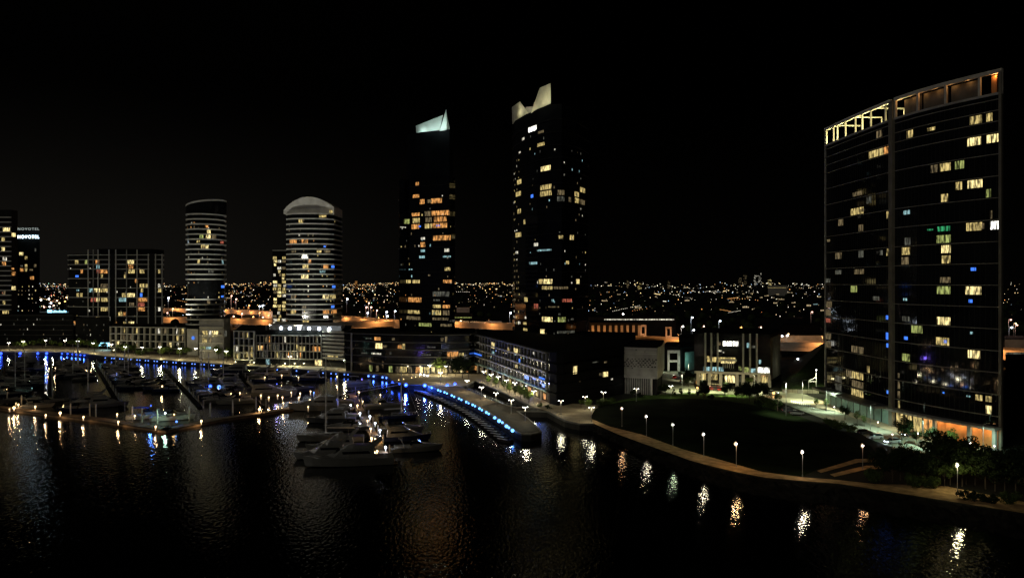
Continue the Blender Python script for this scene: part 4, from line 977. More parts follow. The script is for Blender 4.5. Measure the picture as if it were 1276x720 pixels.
def star(px, py, size, k):
    """a light standing over the plain at the depth where its pixel row meets roof height"""
    z = rnd.uniform(7, 12)
    if py < 359: py += 1.0*math.sin(px/31) + .8*math.sin(px/11.3) - .6
    if py < 355.5: Y = rnd.uniform(3500, 7500); z = ZP(py, Y)
    else: Y = (H - z)*FL/(py-CY)
    x, y = P2(px, Y); r = size*Y/1000
    q.cur = k
    q.add([(x-r,y,z),(x+r,y,z),(x,y-r,z),(x,y+r,z),(x,y,z-r),(x,y,z+r)], [(0,2,5),(2,1,5),(1,3,5),(3,0,5),(2,0,4),(1,2,4),(3,1,4),(0,3,4)])
ZN = [(0,230,290,(6,3,7,2,1,6,1),396),(20,50,60,(6,2,9,1,0,4,1),386),(40,95,70,(5,2,8,3,3,2,1),385),(230,345,190,(7,6,6,2,1,6,0),384),(230,345,60,(3,9,3,1,1,1,0),396),(418,500,180,(8,6,6,2,0,6,2),384),(418,500,40,(4,6,5,2,0,1,1),392),(560,642,110,(5,6,4,1,0,8,0),385),
      (730,860,85,(5,2,8,2,0,10,0),392),(860,1030,110,(4,2,9,2,0,9,0),395),(1250,1290,26,(4,3,5,1,0,4,0),395)]
for x0, x1, n, wts, ymax in ZN:
    for i in range(n):
        py = 353.5 + (ymax-353.5)*rnd.random()**1.9
        star(rnd.uniform(x0, x1), py, rnd.choice((.22,.3,.38,.5)) * (1.6 if rnd.random() < .08 else 1), rnd.choices(range(7), wts)[0])
for x0, x1, py, n, wts in ((418,497,354.5,46,(8,8,2,0,0,3,0)),(566,640,354,40,(8,4,5,0,0,3,0)),(232,345,355,22,(6,3,5,0,0,3,0)),(735,860,357.5,26,(4,0,8,1,0,3,0)),(860,945,363,46,(3,0,9,2,0,3,0)),(945,1028,354,30,(3,2,8,0,0,3,0)),
                          (845,1028,358,40,(3,1,8,1,0,4,0)),(780,815,352,9,(2,0,5,0,0,2,0)),(735,860,364,22,(5,1,5,1,0,4,0)),(0,86,357,30,(5,2,6,1,0,4,0)),(200,232,357,12,(5,2,6,1,0,4,0))):
    for i in range(n): star(rnd.uniform(x0, x1), py + rnd.gauss(0, .9), rnd.choice((.22,.3,.42,.55)), rnd.choices(range(7), wts)[0])
for i in range(26):     # street rows
    x0 = rnd.choice((rnd.uniform(0, 640), rnd.uniform(735, 1020))); y0 = rnd.uniform(358, 388); x1 = x0 + rnd.uniform(-45, 45); y1 = max(356, y0 + rnd.uniform(-9, 3)); k = rnd.choice((0, 1, 1, 0, 2)); n = rnd.randint(7, 16)
    for j in range(n): star(x0+(x1-x0)*j/n, y0+(y1-y0)*j/n, .32, k)
q.cur = 5
for i in range(60):     # dim lit fronts
    px = rnd.choice((rnd.uniform(0, 640), rnd.uniform(735, 1028))); Y = rnd.uniform(900, 3000); x, y = P2(px, Y); w = rnd.uniform(4, 14)
    for j in range(int(w/2.4)): q.box(x+j*2.4, x+j*2.4+1.5, y, y+.3, 9, 9+rnd.uniform(1, 2.4))
tag(q.build('city_lights', CL), 'countless street and house lights scattered over the dark suburbs', 'city lights', kind='stuff')
# clusters of stronger yard lights near the freeway
yard = [(61,373,'w'),(63.5,378,'c'),(71,375,'p'),(51,374,'w'),(33,382,'w'),(37.5,383.5,'c'),(44.5,383.5,'p'),(55,383,'p'),(62,382.5,'c'),(33,372,'y'),(74,378,'y'),(81,376,'o'),(67,381,'p'),(90,384,'y'),(83,371,'y')]
for i, (px, py, c) in enumerate(yard):
    Y = 880; z = ZP(py, Y); p = D(px, Y); r = empty('yard_lamp', (p.x, p.y, 2), f'{nth(i)} from the left of the bright yard lamps between the hotel and the gridded block', 'lamp', 'yard lamps behind the hotel')
    m = MB(); m.tube((0,0,0), (0,0,z-2), .15, .1, 5); m.build('pole', 'pole_grey', r)
    m = MB(); m.ball((0,0,z-1.6), .85, 8, 5, .8); m.build('lens', LC[c][1], r)
_ms = sorted([o for o in sc.objects if o.get('group') == 'yard lamps behind the hotel'], key=lambda o: o.location.x)
for i, o in enumerate(_ms): o['label'] = f'{nth(i)} from the left of the bright yard lamps between the hotel and the gridded block'

# grassed embankment and hoarding between office and right tower
r = empty('embankment', (0,0,0), 'dark grassed embankment rising towards the right tower', 'embankment'); r['kind'] = 'structure'
bpy.data.objects.remove(r)
q = MB(); A = G(973,487); B = G(1030,491); Cc = D(1034,395); Dd = D(975,395)
A2 = Vector((A.x, A.y, 2.3)); 
q.add([A2, Vector((B.x,B.y,3.0)), Vector((Cc.x,Cc.y,17)), Vector((Dd.x,Dd.y,3.0)), Vector((A.x,A.y,1.9)), Vector((B.x,B.y,1.9)), Vector((Cc.x,Cc.y,1.9)), Vector((Dd.x,Dd.y,1.9))],
      [(0,1,2),(0,2,3),(4,5,1,0),(5,6,2,1),(6,7,3,2),(7,4,0,3)])
tag(q.build('grass_embankment', 'leaf_dark'), kind='structure')
for i in range(8):
    a = G(975+i*6.3, 489.6+.1*i); b_ = G(975+i*6.3+5.9, 489.7+.1*i)
    q = MB(); q.wall(a, b_, 2.05, 3.5, 0, .12); tag(q.build('hoarding_panel', 'hoarding' if i not in (0, 3) else 'slab_mid'), f'{nth(i)} panel from the left of the pale hoarding below the embankment', 'hoarding', 'hoarding panels')
def edge_at(px):
    for a, c in zip(EDGE, EDGE[1:]):
        if a[0] <= px <= c[0]: return a[1] + (c[1]-a[1])*(px-a[0])/(c[0]-a[0])
# ------------------------------------------------------------------ street lamps
def lamp_proto(kind):
    r = empty('street_lamp', (0,0,0), 'x', 'street lamp')
    if kind == 'quay':
        h = 5.6
        m = MB(); m.tube((0,0,0), (0,0,.5), .13, .13, 8); m.tube((0,0,.5), (0,0,h), .075, .05, 8); m.build('pole', 'pole_grey', r)
        m = MB(); m.box(-.95,.95,-.05,.05,h-.02,h+.06); m.build('cross_arm', 'pole_grey', r)
        for s_ in (-1, 1):
            m = MB(); m.tube((s_*.7,0,h+.07), (s_*.7,0,h+.22), .34, .2, 10); hd = m.build('lamp_head', 'metal_grey', r)
            m = MB(); m.ball((s_*.7,0,h-.05), .21, 8, 5, .6); m.build('lens', LENS_W, hd)
        light(r, (0,-.2,h-.55), 850, (1,.90,.60), .3)
    elif kind == 'park':
        h = 5.0
        m = MB(); m.tube((0,0,0), (0,0,.4), .12, .12, 8); m.tube((0,0,.4), (0,0,h), .07, .05, 8); m.build('pole', 'pole_grey', r)
        m = MB(); pts = [(.45*math.sin(t)-.0, 0, h + .42 - .42*math.cos(t)) for t in [PI*i/8 for i in range(9)]]; m.path([(-p[0], 0, p[2]) for p in pts], .045); m.build('curved_arm', 'pole_grey', r)
        m = MB(); m.tube((0,0,h+.84), (-.35,0,h+.9), .2, .1, 8); hd = m.build('lamp_head', 'metal_grey', r)
        m = MB(); m.ball((.02,-.05,h+.45), .21, 8, 5, .8); m.build('lens', LENS_W, hd)
        light(r, (.02,-.5,h+.3), 340, (1,.78,.42), .25)
    elif kind == 'blue':
        pass
    return r
PQ, PP = lamp_proto('quay'), lamp_proto('park')
def lamp(proto, px, py, h, label, group, rz=0, ground=2.05):
    Y = (H - ground - h)*FL/(py - CY); p = D(px, Y, ground)
    return clone(proto, p, rz, label, group)
L1 = [(11,427),(29,425.5),(57,424),(81,424),(97,425),(116,427.5),(139,429),(156,432),(177,432.5),(199,432),(224,434),(244,434),(269,435.5),(282,437.5),(296,438.5),(311,440),(361,444)]
for i, (px, py) in enumerate(L1):
    _g = G(px, edge_at(px) - 2.6); _h = ZP(py, _g.y) - 2.0
    clone(PQ, _g + Vector((0,0,.05)), .3*math.sin(i*2.1), f'{nth(i)} street lamp from the left among the trees of the north promenade', 'lamps along the north promenade', (1, 1, _h/5.6))
L2 = [(430,446),(458,447.5),(492,450),(535,452),(549,461),(556,453),(603,459.5),(612,463),(621,466),(631,470),(641.5,473),(653,477),(665,483),(582,470.5),(600,478.5),(618,485.5),(637,494),(654.5,502.5),(699,495),(729,490),(752,484.5),(737,503),(793,480.5),(836,477)]
L2s = sorted(L2)
for i, (px, py) in enumerate(L2s):
    lamp(PQ, px, py, 5.6, f'{nth(i)} street lamp from the left between the curved dark block and the patterned cube', 'lamps along the wharf and plaza', .4*math.sin(i*1.7))
for o in list(sc.objects):
    if o.get('group') == 'lamps along the wharf and plaza' and o.location.x/o.location.y > .04:
        for ch in o.children:
            if ch.type == 'LIGHT':
                d = ch.data.copy(); d.energy = 300; ch.data = d
L3 = [(775,510.5),(805.5,520.5),(838.5,531),(877,543),(917.5,555),(1000,565.5),(1075,557.5),(1193,582)]
LP3 = [(110,(1,.5,.2)),(170,(1,.85,.6)),(70,(.8,1,.6)),(190,(1,.88,.6)),(420,(1,.62,.28)),(360,(1,.86,.6)),(150,(1,.5,.2)),(560,(1,.9,.5))]
def relight(o, pw, col, name='lamp_light'):
    for ch in o.children:
        if ch.type == 'LIGHT':
            d = bpy.data.lights.new(name, 'POINT'); d.energy = pw; d.color = col; d.shadow_soft_size = .25; ch.data = d
for i, (px, py) in enumerate(L3):
    _o = lamp(PP, px, py, 5.0, f'{nth(i)} park lamp from the left along the orange riverside path', 'park lamps beside the riverside path', .2*math.cos(i)); relight(_o, *LP3[i])
L4 = [(1041,512),(1093,527.5),(1144,540),(1056,545),(1164,548),(1240,556),(968,495)]
q = [(1039.5,508),(1094,527),(1144,541),(1112,542.5),(1209,553),(1239,557)]
for i, (px, py) in enumerate(q):
    lamp(PP, px, py, 3.2, f'{nth(i)} low lamp from the left along the pavement at the foot of the right tower', 'low lamps by the right tower', 0)
for o in list(sc.objects):
    if o.get('group') == 'low lamps by the right tower': o.scale = (.64,)*3
# mast with frame arm and slim flagpole-like poles at the junction
r = empty('signal_mast', G(1017,490), 'pale mast with a rectangular bracket arm at the junction by the hoarding', 'mast')
m = MB(); m.tube((0,0,0), (0,0,9.0), .2, .12, 8); m.build('pole', 'pole_grey', r)
m = MB(); m.path([(0,0,6.3),(-2.9,0,5.0),(-2.9,0,2.0)], .1); m.path([(0,0,4.6),(-2.9,0,4.6)], .1); m.build('bracket', 'pole_grey', r)
m = MB(); m.ball((0,-.2,9.1), .22); m.build('lens', LENS_W, r); light(r, (0,-1.5,8.6), 8000, (.95,1,.6), .3, 'SPOT', aim=(-.1,.1,-1), cone=2.4)
r = empty('light_mast', G(979.5,518), 'tall slim mast beside the parked cars at the lawn corner', 'mast')
m = MB(); m.tube((0,0,0), (0,0,11), .12, .07, 8); m.build('pole', 'pole_grey', r)
m = MB(); m.box(-.8,.1,-.15,.15,10.9,11.05); m.build('lamp_head', 'metal_grey', r); light(r, (-.5,-.3,10.6), 7500, (.9,1,.7), .3, 'SPOT', aim=(.35,.2,-1), cone=2.2)
for k, (px, py, pw, col) in enumerate(((905,492,900,(1,1,.6)),(850,488,700,(1,1,.65)),(1030,512,1000,(.8,1,.75)),(1085,536,600,(.75,1,.8)),(1150,556,700,(.6,1,.8)),(1225,566,500,(.6,1,.8)),(858,474,700,(1,.9,.6)),(1000,500,1500,(1,1,.62)),(940,489,900,(1,1,.55)),(815,489,700,(1,1,.6)),(875,488,900,(1,1,.55)))):
    r = empty('road_lamp', G(px, py), f'{nth(k)} road lamp from the left on a plain pole beside the road round the lawn', 'street lamp', 'road lamps round the lawn')
    m = MB(); m.tube((0,0,0), (0,0,7.6), .1, .06, 8); m.tube((0,0,7.6), (.9,-.5,7.8), .05, n=6); m.build('pole', 'pole_grey', r)
    m = MB(); m.box(.6,1.3,-.7,-.4,7.75,7.9); m.build('lamp_head', 'metal_grey', r)
    light(r, (.95,-.6,7.5), pw*9, col, .2, 'SPOT', aim=(.1,.25,-1), cone=2.3)
_ms = sorted([o for o in sc.objects if o.get('group') == 'road lamps round the lawn'], key=lambda o: o.location.x/o.location.y)
for i, o in enumerate(_ms): o['label'] = f'{nth(i)} road lamp from the left on a plain pole beside the road round the lawn'

# ------------------------------------------------------------------ blue quay lights
def ql(name, p, r_, lens, pw, col, label, group, out=(0,-1)):
    o = empty(name, p, label, 'marker light', group)
    m = MB(); m.box(-.22,.22,-.1,.25,-.2,.2); m.build('housing', 'metal_grey', o)
    m = MB(); m.ball((0,-.3,0), r_, 8, 5); m.build('lens', lens, o)
    if pw: light(o, (0,-r_-.55,.1), pw, col, .25)
Q = [(2,1,.9),(26,1,.8),(48,1,.75),(59,1,.8),(78,0,.5),(85,0,.5),(91,0,.45),(96,0,.45),(101,0,.45),(106,0,.45)]
for px in (132,140,143,150,153.5,160.5,164,171.5,175,182,185.5,193,196.5,205,208.5,216.5,220,228,231.5,240,243.5,251.5,255,264,267,276,292,305,332,342,346,355,360,370,384.7,388.6,403,413,419,429.5,434): Q.append((px,3,.31))
for px in (459.5,466,477,482): Q.append((px,2,.5))
for i, (px, k, r_) in enumerate(Q):
    g = G(px, edge_at(px)); 
    ql('quay_light', Vector((g.x, g.y-.45, 1.15)), r_, LENS_B if px < 120 else LENS_S, (200, 360, 130, 8)[k], (.04,.13,1), f'{nth(i)} blue light from the left set in the wall of the north quay', 'blue lights in the north quay wall')
W_ = [(489,476,.42,1,250),(498,478,.4,1,150),(506,479.4,.8,1,8000),(529.5,480,.8,1,8000),(538,483,.38,0,120),(546,485.8,.4,0,120),(549,487,.35,0,0),(554,488.4,.4,0,120),(557,489.8,.35,0,0),(563,492.4,.4,0,120),(566,494,.35,0,0),(572,496.2,.4,0,120),(575,497.8,.35,0,0),
      (581,500.4,.4,0,120),(584,502,.3,0,0),(589,504,.4,0,120),(592,505.6,.33,0,0),(597.5,508.6,.4,0,120),(600.5,510.5,.33,0,0),(606,513.4,.42,0,160),(609,515.2,.35,0,0),(616.5,520,.45,0,220),(622,524,.55,0,260),(626,526,.35,0,0),(631,530.5,.5,0,220),(634,532.3,.35,0,0),(638.7,536,.5,0,220)]
for i, (px, py, r_, k, pw) in enumerate(W_):
    g = G(px, py, 2.25); pw = pw if pw > 1000 or pw == 0 else pw*.3
    ql('wharf_light', g, r_, LENS_B if k else LENS_T, pw, (.03,.11,1) if k else (.06,.2,1), f'{nth(i)} blue light from the left along the curved wharf edge', 'blue lights along the wharf edge')
for i, (px, py) in enumerate(((557.5,479.3),(567,477.8))):
    ql('deck_light', G(px, py, 2.3), .55, LENS_B, 400, (.08,.2,1), ('left' if i == 0 else 'right') + ' one of two blue lights glowing on the wide deck', 'blue lights on the deck')
for i, (px, py) in enumerate(((512,464),(516,464.7),(524,466),(528.7,466.9),(533,467.7))):
    ql('deck_light', G(px, py, 2.3), .3, LENS_C, 40, (.6,.7,1), f'{nth(i)} white light from the left in the row below the restaurants', 'white lights below the restaurants')
for i, (px, py) in enumerate(((513,470.3),(518,469.5),(523,468.7),(497,473),(503,472))):
    ql('deck_light', G(px, py, 2.25), .16, LENS_Y, 0, (1,1,1), f'{nth(i)} tiny warm light in the short row at the deck corner', 'tiny lights at the deck corner')
# left restaurant canopy sign
r = empty('restaurant_awning', G(135,436), 'glowing pale-blue restaurant awning left of the low white-framed block', 'awning')
for x0, x1 in ((-5.6,-1.6),(-1.2,2.2),(2.6,6.2)):
    m = MB(); m.loft([[(x0,-1.2,2.6),(x1,-1.2,2.6),(x1,1.4,3.0),(x0,1.4,3.0)],[(x0,-1.1,3.3),(x1,-1.1,3.3),(x1,1.3,4.6),(x0,1.3,4.6)]]); m.build('awning_panel', NEON, r)
for x in (-5.6, 0, 6.2):
    m = MB(); m.tube((x,-1,0), (x,-1,3), .07); m.build('post', 'pole_grey', r)
light(r, (0,-2.5,3), 900, (.5,.8,1), .4)

# handrail lengths along the wharf inner edge and basin
def rail(pts, label):
    P = [G(*p) for p in pts]; r = empty('handrail', P[0], label, 'handrail'); m = MB(); q = MB()
    for a, b_ in zip(P, P[1:]):
        for z in (.55, 1.05): m.tube(a-P[0]+Vector((0,0,z)), b_-P[0]+Vector((0,0,z)), .035, n=5)
        n = max(1, int((b_-a).length/2.4))
        for i in range(n):
            c = a.lerp(b_, i/n)-P[0]; q.tube(c, c+Vector((0,0,1.08)), .04, n=5)
    m.build('rail', 'pole_grey', r); q.build('rail_posts', 'pole_grey', r)
rail([(593,474),(610,481.4),(628,488.8),(645,497.2),(661,505)], 'thin metal handrail along the far edge of the enclosed basin')
rail([(683,512),(692,517.4),(704,523.4),(722,527.2),(738,527.4)], 'thin metal handrail along the promenade edge right of the wharf')
rail([(582,485),(595,491.6),(610,498.2),(626,503.8),(643,508)], 'thin metal handrail on the wharf side of the enclosed basin')

# stepped floating landing slabs beside the wharf
ST = [(521,487.5),(525,488.6),(529,490),(533,491.7),(537,493.2),(541.5,495),(546,497),(550.5,498.9),(555,501),(559.5,503),(564,505.2),(568.5,507.4),(573,509.7),(577.5,512),(582,514.6),(586,517),(590,519.6),(594,522.2),(598,525),(602,528),(606,531),(610,534.2),(614,537.6),(618,541),(622.5,544.6),(627,548)]
pr = None
for i, (px, py) in enumerate(ST):
    p = G(px+3, py, .5)
    if pr is None:
        pr = empty('landing_slab', p, 'x', 'landing slab')
        m = MB(); m.box(-2.4,2.4,-.9,.7,-.6,.25); m.build('float', 'quay_wall', pr)
        m = MB(); m.box(-2.45,1.2,-.95,-.5,.252,.34); m.build('white_edge', 'white_paint', pr)
        m = MB(); m.box(-2.3,2.3,-.46,.66,.252,.30); m.build('deck_board', 'quay_wall', pr)
    clone(pr, p, -.42-.012*i, f'{nth(i)} slab from the left in the stepped floating landing beside the wharf', 'stepped landing slabs')
for i in range(10):
    t = i/9; px = 536 + t*100; py = 487 + 50*t*t*.35 + 50*t*.62
    o = empty('under_wharf_lamp', G(px, py-.6, 1.6), f'{nth(i)} small dim lamp from the left under the rim of the curved wharf', 'lamp', 'dim lamps under the wharf rim')
    m = MB(); m.box(-.12,.12,-.12,.12,-.08,.08); m.build('housing', 'metal_grey', o); light(o, (0,-1.4,.0), 26, (1,.85,.65), .1)
# ------------------------------------------------------------------ boats
def hull(L_, B, Hh, m, parent, bow=1.6):
    rings = []; n = 11
    for i in range(n):
        t = i/(n-1); hb = B/2*(1 - max(0, (t-.42)/.58)**2.3)*(.9 + .1*min(1, t*4)); hs = Hh*(.82 + .34*t*t)
        x = t*L_; hb = max(hb, .03)
        rings.append([(x - bow*t**3*.75, 0, -.45*(1-t**3)), (x - bow*t**3*.4, hb*.78, .12 + .25*t**3), (x, hb, hs), (x, hb*.94, hs), (x, -hb*.94, hs), (x, -hb, hs), (x - bow*t**3*.4, -hb*.78, .12 + .25*t**3)])
    q = MB(); q.loft(rings); return q.build('hull', m, parent)
def cabin(secs, m, name, parent, taper=.82):
    q = MB(); q.loft([[(x, -w, z0), (x, w, z0), (x2, w*taper, z1), (x2, -w*taper, z1)] for x, x2, w, z0, z1 in secs]); return q.build(name, m, parent)
def rails(L_, B, Hh, m, parent):
    q = MB(); side = {}
    for s_ in (-1, 1):
        pts = []
        for i in range(8):
            t = .5 + .48*i/7; hb = max(.05, B/2*(1 - max(0, (t-.42)/.58)**2.3)*.9); hs = Hh*(.82+.34*t*t)
            pts.append((t*L_, s_*hb, hs+.65)); q.tube((t*L_, s_*hb, hs), pts[-1], .025, n=4)
        q.path(pts, .03, 4)
    q.build('bow_rail', 'metal_grey', parent)
def motor_yacht(L_, hm, label='x'):
    r = empty('motor_yacht', (0,0,0), label, 'yacht'); B = L_*.27; Hh = L_*.105
    hull(L_, B, Hh, hm, r)
    c = cabin([(L_*.20,L_*.22,B*.36,Hh*.85,Hh+1.75),(L_*.5,L_*.5,B*.37,Hh*.9,Hh+1.8),(L_*.66,L_*.57,B*.3,Hh*.95,Hh+1.72),(L_*.80,L_*.60,B*.2,Hh*1.0,Hh+1.6)][:3] + [(L_*.84,L_*.74,B*.16,Hh*1.02,Hh+.55)], 'hull_white', 'cabin', r)
    for s_ in (-1, 1):
        q = MB(); q.add([(L_*.26,s_*B*.352,Hh+.75),(L_*.56,s_*B*.352,Hh+.8),(L_*.57,s_*B*.318,Hh+1.35),(L_*.28,s_*B*.318,Hh+1.35)], [(0,1,2,3)]); q.build('window', 'boat_glass', c)
    q = MB(); q.add([(L_*.665,-B*.26,Hh+1.0),(L_*.665,B*.26,Hh+1.0),(L_*.592,B*.24,Hh+1.68),(L_*.592,-B*.24,Hh+1.68)], [(0,1,2,3)]); q.build('windscreen', 'boat_glass', c)
    f = cabin([(L_*.22,L_*.20,B*.33,Hh+1.85,Hh+2.6),(L_*.46,L_*.44,B*.33,Hh+1.85,Hh+2.75),(L_*.56,L_*.50,B*.26,Hh+1.85,Hh+2.6)], 'hull_white', 'flybridge', r)
    q = MB()
    for s_ in (-1, 1): q.hexa([(L_*.20,s_*B*.33-.1,Hh+2.4),(L_*.27,s_*B*.33-.1,Hh+2.4),(L_*.27,s_*B*.33+.1,Hh+2.4),(L_*.20,s_*B*.33+.1,Hh+2.4)], [(L_*.12,s_*B*.27-.1,Hh+3.9),(L_*.16,s_*B*.27-.1,Hh+3.9),(L_*.16,s_*B*.27+.1,Hh+3.9),(L_*.12,s_*B*.27+.1,Hh+3.9)])
    q.box(L_*.12,L_*.16,-B*.27-.1,B*.27+.1,Hh+3.85,Hh+4.05); q.tube((L_*.14,0,Hh+4.05),(L_*.13,0,Hh+6.0),.04); q.build('radar_arch', 'hull_white', r)
    q = MB(); q.box(-.9,.05,-B*.4,B*.4,.25,.38); q.build('swim_platform', 'teak', r)
    rails(L_, B, Hh, 'metal_grey', r); return r
def sport_cruiser(L_, hm, canopy=None, label='x'):
    r = empty('sport_cruiser', (0,0,0), label, 'motor boat'); B = L_*.29; Hh = L_*.11
    hull(L_, B, Hh, hm, r)
    c = cabin([(L_*.42,L_*.40,B*.33,Hh*.95,Hh+1.25),(L_*.58,L_*.52,B*.33,Hh*.95,Hh+1.15),(L_*.70,L_*.62,B*.28,Hh*1.0,Hh+.75),(L_*.90,L_*.86,B*.10,Hh*1.08,Hh+.34)], 'hull_white', 'cabin', r)
    q = MB(); q.add([(L_*.60,-B*.29,Hh+.72),(L_*.60,B*.29,Hh+.72),(L_*.50,B*.27,Hh+1.6),(L_*.50,-B*.27,Hh+1.6)], [(0,1,2,3)])
    for s_ in (-1, 1): q.add([(L_*.60,s_*B*.29,Hh+.72),(L_*.50,s_*B*.27,Hh+1.6),(L_*.36,s_*B*.33,Hh+1.3),(L_*.36,s_*B*.35,Hh+.8)], [(0,1,2,3)])
    q.build('windscreen', 'boat_glass', c)
    q = MB()
    for s_ in (-1, 1): q.path([(L_*.26,s_*B*.36,Hh*.95),(L_*.18,s_*B*.31,Hh+2.1)], .09)
    q.box(L_*.15,L_*.21,-B*.31,B*.31,Hh+2.05,Hh+2.2); q.build('radar_arch', 'hull_white', r)
    q = MB(); q.box(L_*.06,L_*.36,-B*.3,B*.3,Hh*.88,Hh*.9+.35); q.build('cockpit_seat', 'canvas_cream', r)
    if canopy:
        q = MB(); q.loft([[(x,-B*.3,z),(x,B*.3,z),(x,B*.26,z+.16),(x,-B*.26,z+.16)] for x, z in ((L_*.14,Hh+2.15),(L_*.3,Hh+2.25),(L_*.5,Hh+1.95))]); q.build('canopy', canopy, r)
    rails(L_, B, Hh, 'metal_grey', r); return r
def sail_boat(L_, hm, mast, label='x'):
    r = empty('sailing_boat', (0,0,0), label, 'sailing boat'); B = L_*.25; Hh = L_*.09
    hull(L_, B, Hh, hm, r)
    c = cabin([(L_*.30,L_*.31,B*.26,Hh*.9,Hh+.75),(L_*.5,L_*.5,B*.28,Hh*.9,Hh+.7),(L_*.72,L_*.68,B*.14,Hh*1.0,Hh+.45)], 'hull_white', 'cabin', r)
    for s_ in (-1, 1):
        q = MB(); q.add([(L_*.35,s_*B*.255,Hh+.3),(L_*.56,s_*B*.245,Hh+.3),(L_*.56,s_*B*.235,Hh+.52),(L_*.35,s_*B*.24,Hh+.52)], [(0,1,2,3)]); q.build('window', 'boat_glass', c)
    q = MB(); q.tube((L_*.56,0,Hh), (L_*.56,0,mast), .18, .11, 8); m_ = q.build('mast', 'mast_alloy', r)
    q = MB()
    for z in (.45, .7): q.tube((L_*.56,-.9,mast*z), (L_*.56,.9,mast*z), .04, n=5)
    q.build('spreader', 'pole_grey', m_)
    q = MB(); q.tube((L_*.55,0,Hh+1.9), (L_*.12,0,Hh+1.8), .08); q.tube((L_*.54,0,Hh+2.12), (L_*.14,0,Hh+2.0), .22, .14, 8); q.build('boom', 'canvas_cream', r)
    q = MB()
    for e in ((L_*.98,0,Hh*1.1), (.1,0,Hh*.85), (L_*.54,B*.46,Hh*.9), (L_*.54,-B*.46,Hh*.9)): q.tube(e, (L_*.56,0,mast-.3), .018, n=3)
    q.build('rigging', 'metal_grey', r)
    rails(L_, B, Hh, 'metal_grey', r); return r
def recolour(o, m):
    for ch in o.children:
        if ch.name.startswith('hull'):
            ch.material_slots[0].link = 'OBJECT'; ch.material_slots[0].material = M[m]
def place(proto, px, py, head, label, group=None, cen=True, hm=None, sc_=None, L_=12):
    """px, py: where the middle of the waterline shows; head: compass of the bow, degrees"""
    p = G(px, py, 0); a = math.radians(head)
    p = p - Vector((math.cos(a), math.sin(a), 0))*L_/2
    p.z = 0
    c = clone(proto, p, a, label, group, sc_)
    if hm: recolour(c, hm)
    return c
Y22, Y17, S13, S11, SL = motor_yacht(22, 'hull_white'), motor_yacht(16, 'hull_white'), sport_cruiser(14, 'hull_white'), sport_cruiser(11, 'hull_cream', 'canvas_cream'), sail_boat(13, 'hull_white', 16)
S13b = sport_cruiser(14, 'hull_white', 'canvas_blue'); SL2 = sail_boat(19, 'hull_cream', 25)
MQ = 'boats moored on the near middle pier'
hero = [(Y22,22,434,579,192,'largest white motor yacht, nearest the camera at the end of the middle pier',MQ,None),
 (Y17,16,405,571,188,'white flybridge yacht just behind the nearest yacht on the middle pier',MQ,'hull_white'),
 (Y17,16,418,561,190,'dim flybridge yacht third from the near end, left of the middle pier',MQ,'hull_cream'),
 (SL2,19,411,549,186,'large sailing boat with the tall pale mast, left of the middle pier',MQ,None),
 (S13,14,432,536,186,'low grey sport cruiser fifth from the near end, left of the middle pier',MQ,'hull_grey'),
 (Y17,16,412,526,187,'grey-hulled yacht sixth from the near end, left of the middle pier',MQ,'hull_grey'),
 (SL,13,424,519,185,'white sailing boat seventh from the near end, left of the middle pier',MQ,None),
 (Y22,22,398,511,184,'long pale yacht eighth from the near end, left of the middle pier',MQ,'hull_cream'),
 (S13,14,418,503.5,184,'pale sport cruiser nearest the quay on the left of the middle pier',MQ,'hull_white'),
 (S13,14,520,562,12,'white cabin cruiser lying alone right of the near end of the middle pier',MQ,'hull_white'),
 (S13,14,500,538,10,'sleek sport cruiser right of the middle pier below the blue reflections',MQ,'hull_cream'),
 (S13,14,478,509,10,'sport cruiser with raised arch right of the middle pier near its quay end',MQ,'hull_cream'),
 (SL,13,497,521,10,'dark sailing boat right of the middle pier',MQ,'hull_navy'),
 (Y17,16,503,549,10,'dark-hulled yacht second from the near end right of the middle pier',MQ,'hull_navy'),
 (S11,11,447,478,14,'small cruiser washed in violet light near the blue quay lights',None,'hull_lit'),
 (S13b,14,186,521,20,'sport cruiser with a glowing blue canopy at the corner of the outer pontoon',None,'hull_lit'),
 (S13,14,216,523,18,'green-lit sport cruiser beside the blue-canopied one on the outer pontoon',None,'hull_lit'),
 (Y17,16,131,507,18,'white motor yacht lit warmly beside the orange piles of the outer pontoon',None,None),
 (S11,11,47,508,30,'small boat beside the brightest pontoon lamp at far left',None,None),
 (S13,14,60,505,25,'dim sport cruiser second from the left on the outer pontoon',None,'hull_grey'),
 (S11,11,92,512,205,'small dark boat between two pontoon lamps at left',None,'hull_navy'),
 (Y17,16,292,489,14,'pale motor yacht behind the right half of the outer pontoon',None,'hull_cream'),
 (Y22,22,335,494,14,'warmly lit large yacht at the right end of the outer pontoon',None,'hull_cream'),
 (S13,14,345,486,190,'violet-tinted small cruiser above the right end of the outer pontoon',None,'hull_white'),
 (Y22,22,290,466,186,'big dark yacht moored against the north quay below the oval tower','boats on the north quay','hull_navy'),
 (Y17,16,322,469,184,'dark yacht moored against the north quay below the podium block','boats on the north quay','hull_grey'),
 (Y17,16,350,472,184,'dark yacht moored on the north quay right of the podium trees','boats on the north quay','hull_navy'),
 (Y17,16,385,474,186,'dark yacht moored on the north quay below the floodlights','boats on the north quay','hull_navy'),
 (S13,14,372,488,12,'dim cruiser between the outer pontoon end and the middle pier',None,'hull_grey'),
 (Y17,16,258,482,190,'yacht with bright blue cockpit lights in the middle of the marina',None,'hull_navy')]
for pr_, L_, px, py, hd, lab, grp, hm in hero: place(pr_, px, py, hd, lab, grp, hm=hm, L_=L_)
